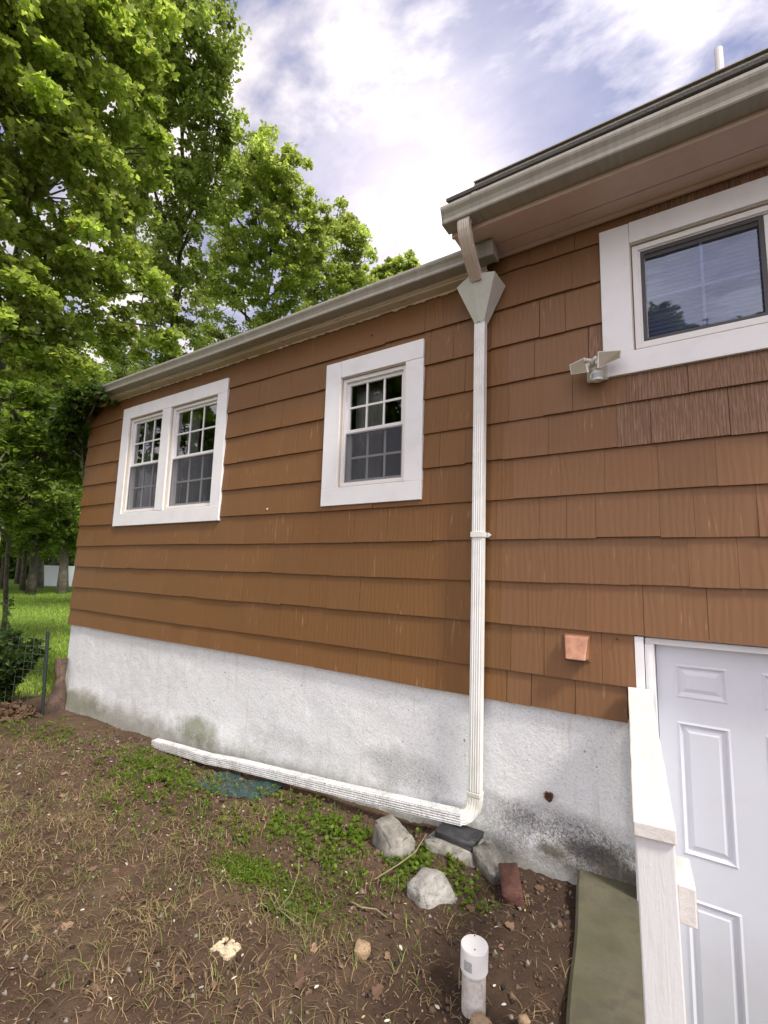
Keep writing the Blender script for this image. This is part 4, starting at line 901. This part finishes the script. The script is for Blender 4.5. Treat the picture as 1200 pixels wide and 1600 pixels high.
#--- darker tall tree behind it, reaching the top
b = at(255, 900, 19.0); b[2] = gz(b[0], b[1])
tree('hardwood_tree', b, B((230, -60, 18, 2.0), (270, 10, 18, 1.6), (310, 60, 18, 1.15), (335, 130, 18, 1.0), (340, 200, 18, 1.0), (290, 170, 18.5, 1.3), (240, 120, 19, 1.6), (220, 230, 19, 1.6), (280, 270, 19, 1.3), (330, 280, 18.5, 1.1), (240, 340, 19, 1.4), (300, 350, 19, 1.2), (240, 430, 19, 1.3), (300, 430, 19, 1.1), (350, 230, 18.5, .7), (250, 510, 19, 1.2), (305, 500, 19, .9), (200, 560, 19, 1.4), (260, 560, 19, 1.2)),
     38000, .105, (.21, .27, .08), (.40, .46, .17), 'tall dark green tree reaching the top of the sky behind the maple', .26, 'trees beyond the house', sub=9, subr=.36, yel=.0)
#--- third tree above the wing roof
b = at(400, 880, 22.0); b[2] = gz(b[0], b[1])
tree('hardwood_tree', b, B((385, 250, 21, 1.3), (430, 265, 21, 1.2), (455, 290, 21, .9), (400, 320, 21, 1.6), (460, 345, 21, 1.3), (360, 380, 21.5, 1.5), (430, 400, 21.5, 1.5), (490, 400, 21.5, 1.2), (380, 460, 22, 1.5), (450, 470, 22, 1.3), (330, 440, 22, 1.3), (400, 225, 21, .6), (345, 310, 21.5, 1.1), (500, 340, 21, .6), (410, 520, 22, 1.3), (340, 530, 22, 1.3)),
     35000, .112, (.28, .34, .10), (.50, .56, .21), 'rounded green tree standing above the middle of the wing gutter', .24, 'trees beyond the house', sub=10, subr=.36)
b = at(520, 860, 25.0); b[2] = gz(b[0], b[1])
tree('hardwood_tree', b, B((520, 350, 24, 1.2), (548, 375, 24, 1.0), (520, 405, 24, 1.5), (565, 410, 24, .9), (500, 445, 24.5, 1.5), (560, 440, 24, 1.0), (535, 340, 24, .6), (460, 420, 24.5, 1.2), (510, 500, 25, 1.6)),
     18000, .115, (.28, .34, .10), (.50, .56, .21), 'smaller green tree whose pointed crown ends beside the bright cloud', .20, 'trees beyond the house', sub=10, subr=.34)
b = at(630, 860, 34.0); b[2] = gz(b[0], b[1])
tree('hardwood_tree', b, B((625, 415, 33, 1.0), (600, 430, 33, 1.2), (645, 420, 33, .7), (630, 450, 33, 1.5), (660, 430, 34, .9), (580, 450, 33, 1.4)),
     13000, .18, (.28, .34, .10), (.50, .56, .21), 'distant tree top just peeping over the lower gutter near its right end', .2, 'trees beyond the house', sub=10, subr=.34)
#--- understory by the corner of the house, shaded sprays
b = at(60, 900, 9.2); b[2] = gz(b[0], b[1]); b[0] -= 1.2
tree('young_tree', b, B((20, 640, 8.2, .55), (80, 655, 8.3, .5), (130, 690, 8.4, .40), (60, 710, 8.2, .5), (0, 720, 8, .5), (100, 730, 8.6, .42), (40, 775, 8.4, .45), (90, 790, 8.8, .40), (-20, 790, 8, .5), (125, 745, 9, .33), (25, 815, 8.8, .3)),
     9500, .105, (.09, .14, .025), (.26, .34, .08), 'young tree with drooping shaded sprays left of the house corner', .05, 'trees beyond the house', kind='oval', sub=22, subr=.26, flat=.3, up=1.2)
vb = at(150, 640, 7.3)
tree('vine', (HX0-.25, .35, gz(HX0-.25, .35)), [((HX0-.10, -.24, 3.50), .22), ((HX0+.20, -.26, 3.50), .20), ((HX0+.50, -.26, 3.52), .18), ((HX0-.2, -.2, 3.25), .2), ((HX0+.12, -.18, 3.40), .16), ((HX0-.42, -.05, 3.25), .28), ((HX0+.68, -.24, 3.50), .10), ((HX0-.2, .15, 2.9), .26), ((HX0-.6, .1, 3.5), .3), ((HX0-.35, -.1, 3.0), .2)],
     3200, .085, (.03, .06, .010), (.09, .14, .02), 'dark leafy vine hanging over the far end of the lower gutter', .025, kind='oval', sub=70, subr=.14, flat=.8, up=.6)
bpy.data.objects['vine']['category'] = 'vine'
# woods behind the lawn
wl = [(8, 36, 'bark', .16), (38, 33, 'bark', .13), (52, 30, 'bark', .2), (63, 37, 'bark_pale', .22), (101, 31, 'bark_pale', .24), (-30, 35, 'bark', .2), (85, 44, 'bark', .2), (135, 40, 'bark', .25), (200, 42, 'bark', .25), (28, 43, 'bark', .14)]
lab = ['thin dark trunk at the far left edge of the woods', 'slim dark trunk second from the left beyond the lawn', 'leaning dark trunk left of the white fence', 'broad pale trunk just left of the white fence', 'leaning pale trunk standing in front of the white fence', 'woods tree beyond the left edge of the picture', 'dark tree behind the white fence', 'tree behind the house corner beyond the lawn', 'tree hidden behind the house wing', 'thin tree deep in the woods']
for i, (px, D, bk, tr_) in enumerate(wl):
    b = at(px, 900, D); b[2] = gz(b[0], b[1])
    bl = [(at(px+RNG.uniform(-25, 25), py, D+RNG.uniform(-1, 1)), r) for py, r in ((835, 1.2), (800, 1.7), (755, 2.1), (700, 2.2), (640, 2.2), (580, 2.2))]
    bl += [(b+np.array([RNG.uniform(-2.5, 2.5), RNG.uniform(-2.5, 2.5), RNG.uniform(2.5, 5)]), 1.3) for _ in range(2)]
    tree('woodland_tree', b, bl, 9000, .22, (.12, .17, .035), (.30, .38, .10), lab[i], tr_, 'trees in the woods beyond the lawn', bark=bk, sub=5, subr=.7, trunk_top=at(px, 620, D)[2])
# far woodland mass: leaves only, nobody could count them
n = 60000; th = RNG.uniform(math.radians(118), math.radians(200), n); R_ = RNG.uniform(52, 66, n)
P = np.stack([R_*np.cos(th), R_*np.sin(th), RNG.uniform(-3.6, 9.5, n)+RNG.normal(0, .6, n)], 1); clump = .8*np.sin(P[:, 0]*.9)+.8*np.sin(P[:, 1]*1.1+2)+np.sin(P[:, 2]*1.3+P[:, 0]*.5); P = P[clump > -1.0]
nn = RNG.normal(0, .6, (len(P), 3)); nn[:, 2] += .7
tag(scatter('far_woods', P, nn, RNG.uniform(.35, .8, len(P)), leaf_tones(len(P), (.03, .06, .012), (.10, .16, .03)), 'round', 'leaf'), 'far woodland foliage closing the view beyond the lawn', 'woods', kind='stuff')
# trees behind the viewer, seen mirrored in the window glass
tree('yard_tree', (-1.0, -11.5, 0), [((-1.2, -11.5, 8.4), 1.3), ((-.5, -11.5, 7.4), 1.3), ((-1.8, -11.5, 7.2), 1.4), ((-.9, -11.3, 6.0), 1.5), ((1.9, -11.4, 7.4), .7), ((2.6, -11, 7.1), .8), ((.6, -11.3, 6.6), .9)], 14000, .16, (.08, .14, .02), (.18, .27, .04), 'leafy tree mirrored in the glass of the right window', .2, sub=7, subr=.5)
for k, (x, y) in enumerate(((-9.5, -10.5), (-14, -6.5), (-6.8, -11.5))):
    tree('yard_tree', (x, y, gz(x, y)), [((x+RNG.uniform(-1.5, 1.5), y+RNG.uniform(-1, 1), z), r) for z, r in ((2.5, 1.5), (4, 2.0), (5.5, 2.1), (7, 2.2), (8.6, 2.2), (10.2, 1.8), (11.4, 1.2))], 12000, .22, (.09, .15, .02), (.2, .3, .04), ['tree mirrored in the upper panes of the pair of sash windows', 'second tree mirrored dimly in the pair of sash windows', 'tree mirrored in the panes of the single sash window'][k], .22, sub=5, subr=.6)
# white vinyl fence beyond the lawn
fp = [at(62, 915, 40), at(240, 915, 38)]; fz = min(gz(fp[0][0], fp[0][1]), gz(fp[1][0], fp[1][1]))-.1
fw_ = empty('vinyl_fence', (fp[0][0], fp[0][1], fz), 'white vinyl panel fence beyond the lawn left of the house corner', 'fence')
zt_ = at(90, 884, 39)[2]; dv = Vector(fp[1])-Vector(fp[0]); dv.z = 0; Ln = dv.length; dv.normalize(); nv = Vector((-dv.y, dv.x, 0)); npan = int(Ln/2.1)
for k in range(npan+1):
    p = Vector((fp[0][0], fp[0][1], 0))+dv*(k*2.1); m = MB(); s_ = .065
    q = [p-dv*s_-nv*s_, p+dv*s_-nv*s_, p+dv*s_+nv*s_, p-dv*s_+nv*s_]; m.hexa([(v.x, v.y, fz) for v in q]+[(v.x, v.y, zt_+.10) for v in q]); m.build('post', 'fence_white', fw_)
    if k < npan:
        m = MB()
        for j in range(11):
            a = p+dv*(.08+j*.177); c_ = p+dv*(.08+j*.177+.170); q = [a-nv*.012, c_-nv*.012, c_+nv*.012, a+nv*.012]; m.hexa([(v.x, v.y, fz) for v in q]+[(v.x, v.y, zt_) for v in q])
        for z in (fz+.15, zt_-.1): a = p+dv*.07; c_ = p+dv*2.03; q = [a-nv*.025, c_-nv*.025, c_+nv*.025, a+nv*.025]; m.hexa([(v.x, v.y, z) for v in q]+[(v.x, v.y, z+.1) for v in q])
        m.build('panel', 'fence_white', fw_)
# neighbour house sliver at the far left
c = at(-30, 860, 26); nb = empty('neighbour_house', (c[0], c[1], gz(c[0], c[1])), 'pale pink neighbour house peeping in at the far left edge', 'house')
m = MB(); m.box(c[0]-4, c[0], c[1]-6.5, c[1]+.62, gz(c[0], c[1])-1, at(0, 826, 26)[2]); m.build('wall', 'pinkwall', nb)
zt2 = at(0, 826, 26)[2]; m = MB(); m.add([(c[0]+.3, c[1]-6.8, zt2), (c[0]+.3, c[1]+.9, zt2), (c[0]-4.3, c[1]+.9, zt2), (c[0]-4.3, c[1]-6.8, zt2), (c[0]-2, c[1]-6.8, zt2+1.4), (c[0]-2, c[1]+.9, zt2+1.4)], [(0, 1, 5, 4), (2, 3, 4, 5), (1, 2, 5), (3, 0, 4), (3, 2, 1, 0)]); m.build('roof', 'roof', nb)
# ------------------------------------------------------------------ shrub at left edge
def shrub():
    b = at(4, 1078, 7.6); b[2] = gz(b[0], b[1]); root = empty('shrub', tuple(b), 'dark feathery shrub at the left edge in front of the lawn', 'shrub')
    m = MB(); P = []; Nn = []; Sp = []
    for k in range(95):
        a = RNG.uniform(0, 2*math.pi); tilt = RNG.uniform(.05, .75); L_ = RNG.uniform(.5, .95)*(1-.3*tilt); d = np.array([math.cos(a)*tilt, math.sin(a)*tilt, 1.0]); d /= np.linalg.norm(d)
        pts = [b+d*L_*f+np.array([0, 0, .12*math.sin(f*3)]) for f in np.linspace(0, 1, 6)]; m.tube([tuple(p) for p in pts], [.008, .006, .005, .004, .003, .002], 4, cap=False)
        n_ = 130; f = RNG.uniform(.12, 1, n_); p = b+d*L_*f[:, None]; p[:, 2] += .12*np.sin(f*3); s = RNG.normal(size=(n_, 3)); s /= np.linalg.norm(s, axis=1, keepdims=True)
        P.append(p+s*.012); Nn.append(s); Sp.append(np.cross(s, d+s*.8)) 
    for h in (1.25,):   # one tall thin leader
        e = np.array(at(14, 930, 7.6)); m.tube([tuple(b), tuple(b*.5+e*.5+[.03, 0, 0]), tuple(e)], [.008, .005, .002], 5)
        f = RNG.random(70); p = b*(1-f[:, None])+e*f[:, None]; s = RNG.normal(size=(70, 3)); P.append(p+s*.02); Nn.append(s); Sp.append(RNG.normal(size=(70, 3)))
    m.build('stems', 'bark', root); P = np.concatenate(P); Nn = np.concatenate(Nn)
    scatter('foliage', P, Nn, RNG.uniform(.05, .10, len(P)), leaf_tones(len(P), (.035, .07, .02), (.10, .16, .045)), 'oval', 'leaf', root)
shrub()
# ------------------------------------------------------------------ ground cover
def on_ground(x, y, dz=0): return np.stack([x, y, ground_h(x, y)+dz], 1)
def ok_ground(x, y): return ~((y > -.03) | ((x > xl(y)-.01) & (y > -2.7)))
def patch_cover():
    # (cx, cy, rx, ry, density, size)
    pat = [(-3.35, -.62, .62, .30, 1900, .030), (-3.75, -.40, .35, .16, 500, .026), (-2.95, -.95, .5, .22, 420, .026), (-2.05, -.62, .45, .24, 650, .030), (-1.75, -.38, .42, .15, 750, .030), (-2.25, -.28, .45, .12, 300, .028),
           (-1.28, -.47, .18, .12, 260, .032), (-1.20, -.33, .16, .06, 150, .030), (-1.02, -.45, .12, .10, 120, .026), (-.92, -.58, .14, .08, 60, .024), (-1.65, -.75, .35, .22, 380, .026), (-2.4, -.75, .4, .2, 260, .026), (-1.35, -.78, .25, .2, 140, .022),
           (-5.2, -.6, .9, .35, 700, .03), (-6.3, -.8, .6, .5, 500, .03), (-1.45, -.62, .3, .12, 200, .026)]
    P = []; S_ = []
    for cx_, cy_, rx, ry, n, sz in pat:
        n = int(n*.52); a = RNG.normal(size=(n, 2))*.5; x = cx_+a[:, 0]*rx; y = cy_+a[:, 1]*ry
        # gather in small tufts
        tx = np.round(x/.055)*.055+np.sin(x*91)*.01; ty = np.round(y/.045)*.045; x = x*.45+tx*.55+RNG.normal(0, .008, n); y = y*.45+ty*.55+RNG.normal(0, .008, n)
        pm = np.sin(x*11+2*np.sin(y*7))*np.sin(y*15+2*np.sin(x*5))+.5*np.sin(x*31+y*23); k = ok_ground(x, y) & (pm > RNG.uniform(-.9, .5, n)); P.append(on_ground(x[k], y[k], 0)+np.stack([np.zeros(k.sum()), np.zeros(k.sum()), RNG.uniform(.004, .038, k.sum())], 1)); S_.append(np.full(k.sum(), sz))
    P = np.concatenate(P); S_ = np.concatenate(S_); P = np.repeat(P, 3, 0)+RNG.normal(0, .002, (len(P)*3, 3)); S_ = np.repeat(S_, 3)
    nn = RNG.normal(0, .45, (len(P), 3)); nn[:, 2] += 1
    tag(scatter('ground_cover', P, nn, S_*RNG.uniform(.35, .85, len(P)), leaf_tones(len(P), (.10, .17, .02), (.24, .34, .04)), 'round', 'leaf'), 'low clover and weeds in bright green patches on the soil', 'weeds', kind='stuff')
patch_cover()
def moss_tuft():
    n = 2600; a = RNG.normal(size=(n, 2)); x = -1.95+a[:, 0]*.10; y = -1.00+a[:, 1]*.055; P = on_ground(x, y, 0)+np.stack([0*x, 0*x, RNG.uniform(.0, .03, n)], 1)
    x2 = -1.60+RNG.normal(size=1500)*.14; y2 = -1.0+RNG.normal(size=1500)*.08; P = np.concatenate([P, on_ground(x2, y2, .006)])
    nn = RNG.normal(0, .9, (len(P), 3)); nn[:, 2] += .5
    tag(scatter('moss', P, nn, RNG.uniform(.008, .018, len(P)), leaf_tones(len(P), (.12, .20, .02), (.24, .34, .05)), 'oval', 'leaf'), 'fine bright green moss tufts in the middle of the soil', 'moss', kind='stuff')
moss_tuft()
def blades(name, x, y, h, ca, cb, label, cat, lay=.9, width=.004, inside=True):
    """curved grass blades as 4-segment ribbons"""
    k = ok_ground(x, y) if inside else np.ones(len(x), bool); x, y, h = x[k], y[k], h[k]; n = len(x); P0 = on_ground(x, y, .0)
    a = RNG.uniform(0, 2*math.pi, n); ln = np.abs(RNG.normal(lay, .35, n)); dirh = np.stack([np.cos(a), np.sin(a), 0*a], 1); side = np.stack([-np.sin(a), np.cos(a), 0*a], 1)
    bend = RNG.normal(0, .5, n); Vv = []
    T_ = [0, .3, .65, 1.0]; Wd = [1, .85, .6, .05]
    for t_, w_ in zip(T_, Wd):
        out = h*t_*np.sin(np.minimum(ln*(.35+.65*t_), 1.5)); upz = h*t_*np.cos(np.minimum(ln*(.35+.65*t_), 1.48))
        c_ = P0+dirh*out[:, None]+side*(bend*h*t_*t_*.5)[:, None]; c_[:, 2] += np.maximum(upz, .003); wv_ = (width*RNG.uniform(.6, 1.4, n)*w_)[:, None]
        Vv.append(c_-side*wv_*.5); Vv.append(c_+side*wv_*.5)
    V = np.stack(Vv, 1).reshape(-1, 3); base = (np.arange(n)*8)[:, None]; Fc = np.concatenate([base+np.array([[0, 1, 3, 2]])+2*j for j in range(3)], 0)
    o = np_mesh(name, V, Fc, 'litter', np.repeat(leaf_tones(n, ca, cb), 8, 0), smooth=False); return tag(o, label, cat, kind='stuff')
n = 13000; cl = RNG.normal(size=(520, 2))*[1.25, .62]+[-3.1, -1.55]; ci = RNG.integers(0, 520, n); x = cl[ci, 0]+RNG.normal(0, .06, n); y = cl[ci, 1]+RNG.normal(0, .05, n)
blades('dry_grass', x, y, RNG.uniform(.02, .095, n), (.18, .12, .06), (.40, .30, .16), 'dry straw coloured grass lying over the soil on the left', 'grass', 1.4, .0026)
n = 3600; cl = RNG.normal(size=(260, 2))*[1.3, .6]+[-2.4, -1.2]; ci = RNG.integers(0, 260, n)
blades('short_grass', cl[ci, 0]+RNG.normal(0, .04, n), cl[ci, 1]+RNG.normal(0, .04, n), RNG.uniform(.02, .09, n), (.10, .13, .03), (.20, .24, .06), 'sparse green and yellow grass blades among the weeds', 'grass', .8, .0028)
n = 2200
blades('straw', RNG.uniform(-3.4, -.45, n), RNG.uniform(-2.0, -.25, n), RNG.uniform(.015, .06, n), (.10, .07, .04), (.30, .22, .13), 'short bits of straw and twig strewn on the dark soil', 'straw', 1.5, .0028)
# lawn blades beyond the corner
n = 70000; R_ = 6.6+28*RNG.random(n)**1.8; th = RNG.uniform(math.radians(150), math.radians(184), n); x = R_*np.cos(th); y = -2.0+R_*np.sin(th)*1.0; k = (x < -6.75) & (lawn_mask(x, y) > RNG.random(n)*.9) & ~((x > HX0-.1) & (y > 0))
x, y, R_ = x[k], y[k], R_[k]
P0 = RNG.random(len(x))
blades('lawn_grass', x, y, RNG.uniform(.05, .10, len(x))*(1+R_*.02), (.14, .22, .025), (.33, .42, .06), 'green mown lawn grass behind the house corner', 'grass', .6, .012, False)
# leaf litter, chips and pebbles
def litter():
    n = 420; x = RNG.uniform(-4.6, -.5, n); y = -.15-2.0*RNG.random(n); k = ok_ground(x, y); x, y = x[k], y[k]; P = on_ground(x, y, .006); nn = RNG.normal(0, .35, (len(x), 3)); nn[:, 2] += 1
    t = leaf_tones(len(x), (.10, .055, .035), (.30, .19, .13))
    tag(scatter('leaf_litter', P, nn, RNG.uniform(.015, .048, len(x)), t, 'maple', 'litter'), 'dead brown leaves scattered over the soil', 'leaves', kind='stuff')
    n = 1200; cl = np.stack([RNG.uniform(-7.5, -6.1, 60), RNG.uniform(-1.3, -.2, 60)], 1); ci = RNG.integers(0, 60, n); x = cl[ci, 0]+RNG.normal(0, .08, n); y = cl[ci, 1]+RNG.normal(0, .06, n); P = on_ground(x, y, .015); P[:, 2] += RNG.random(n)*.03
    nn = RNG.normal(0, .6, (n, 3)); nn[:, 2] += 1; tag(scatter('fallen_leaves', P, nn, RNG.uniform(.03, .08, n), leaf_tones(n, (.07, .04, .025), (.20, .12, .07)), 'maple', 'litter'), 'drift of brown fallen leaves by the stake at the far corner', 'leaves', kind='stuff')
    n = 330; x = RNG.uniform(-4.8, -.5, n); y = -.2-1.9*RNG.random(n)**.8; k = ok_ground(x, y); x, y = x[k], y[k]; P = on_ground(x, y, .007); nn = RNG.normal(0, .25, (len(x), 3)); nn[:, 2] += 1
    t = np.array((.62, .57, .50))*(1+RNG.normal(0, .15, (len(x), 1))); yl = RNG.random(len(x)) < .4; t[yl] = np.array((.42, .38, .14))
    tag(scatter('paint_chips', P, nn, RNG.uniform(.008, .026, len(x)), np.clip(t, 0, .8), 'oval', 'litter'), 'pale paint chips and yellow seeds dotted over the soil', 'debris', kind='stuff')
    # crumbly soil clods
    import bmesh
    T = np.array([(1, 0, 0), (-1, 0, 0), (0, 1, 0), (0, -1, 0), (0, 0, 1), (0, 0, -.6)], float); Ft = np.array([(0, 2, 4), (2, 1, 4), (1, 3, 4), (3, 0, 4), (2, 0, 5), (1, 2, 5), (3, 1, 5), (0, 3, 5)])
    n = 9000; x = RNG.uniform(-5, -.45, n); y = -.06-2.1*RNG.random(n); k = ok_ground(x, y); x, y = x[k], y[k]; n = len(x); P = on_ground(x, y, .001); s = RNG.gamma(2, .0022, n)+.002
    V = P[:, None, :]+T[None]*s[:, None, None]*RNG.uniform(.6, 1.4, (n, 6, 1)); Fc = (Ft[None]+(np.arange(n)*6)[:, None, None]).reshape(-1, 3); t = np.array((.11, .072, .048))*(1+RNG.normal(0, .35, (n, 1))); g_ = RNG.random(n) < .08; t[g_] = np.array((.26, .24, .21))
    tag(np_mesh('soil_clods', V.reshape(-1, 3), Fc, 'litter', np.repeat(np.clip(t, .02, .5), 6, 0), smooth=False), 'loose crumbs of soil and grit on the bare ground', 'soil', kind='stuff')
litter()
# pale crumbled chip and pulled weed with stems
m = MB(); cxp, cyp = -1.60, -1.40; pr = [(random.uniform(-.045, .045), random.uniform(-.03, .03)) for _ in range(34)]
for dx, dy in pr:
    r_ = random.uniform(.006, .014); z = gz(cxp+dx, cyp+dy)+.006; m.hexa([(cxp+dx+a*r_*random.uniform(.6, 1.3), cyp+dy+b_*r_*random.uniform(.6, 1.3), z+c_*r_*.5) for c_ in (-1, 1) for a, b_ in ((-1, -1), (1, -1), (1, 1), (-1, 1))])
MAT['chip'] = simple('cream chip', (.62, .52, .36), .9, 0, .2, 60, .4); tag(m.build('plaster_lump', 'chip', None, bevel=.002), 'crumbled cream plaster lump on the soil at the bottom', 'debris')
pw = empty('pulled_weed', (-1.62, -1.13, 0), 'pulled weed with long pale stems lying on the soil', 'weed'); MAT['stem'] = simple('pale stem', (.24, .19, .11), .6)
m = MB()
for k in range(9):
    a = random.uniform(0, 6.28); L_ = random.uniform(.08, .2); x0_, y0_ = -1.62+random.uniform(-.03, .03), -1.13+random.uniform(-.02, .02); p1 = (x0_+math.cos(a)*L_*.5, y0_+math.sin(a)*L_*.3); p2 = (x0_+math.cos(a+.3)*L_, y0_+math.sin(a+.3)*L_*.6)
    m.tube([(x0_, y0_, gz(x0_, y0_)+.01), (*p1, gz(*p1)+.03), (*p2, gz(*p2)+.012)], [.002, .0016, .001], 5)
m.tube([(-1.60, -1.12, .01), (-1.58, -1.07, .05), (-1.60, -1.0, .10), (-1.63, -.97, .14)], [.002, .002, .002, .0015], 6)
m.build('stems', 'stem', pw); P = on_ground(-1.62+RNG.normal(0, .06, 26), -1.12+RNG.normal(0, .035, 26), .012); nn = RNG.normal(0, .4, (26, 3)); nn[:, 2] += 1
scatter('leaves', P, nn, RNG.uniform(.03, .07, 26), leaf_tones(26, (.09, .15, .02), (.18, .26, .05)), 'oval', 'leaf', pw)
m = MB(); q = [(-1.27, -.36, .10), (-1.26, -.50, .075), (-1.30, -.60, .05), (-1.36, -.72, .02)]; m.tube(q, [.002, .003, .0035, .003], 6); tag(m.build('twig', 'stem'), 'thin bare twig leaning between the two granite rocks', 'twig')
m = MB(); m.tube([(-1.38, -.90, .012), (-1.30, -.91, .018), (-1.24, -.885, .02), (-1.18, -.89, .012)], [.003, .004, .003, .002], 6); tag(m.build('twig', 'stem'), 'curved grey twig lying below the pale wedge shaped rock', 'twig')
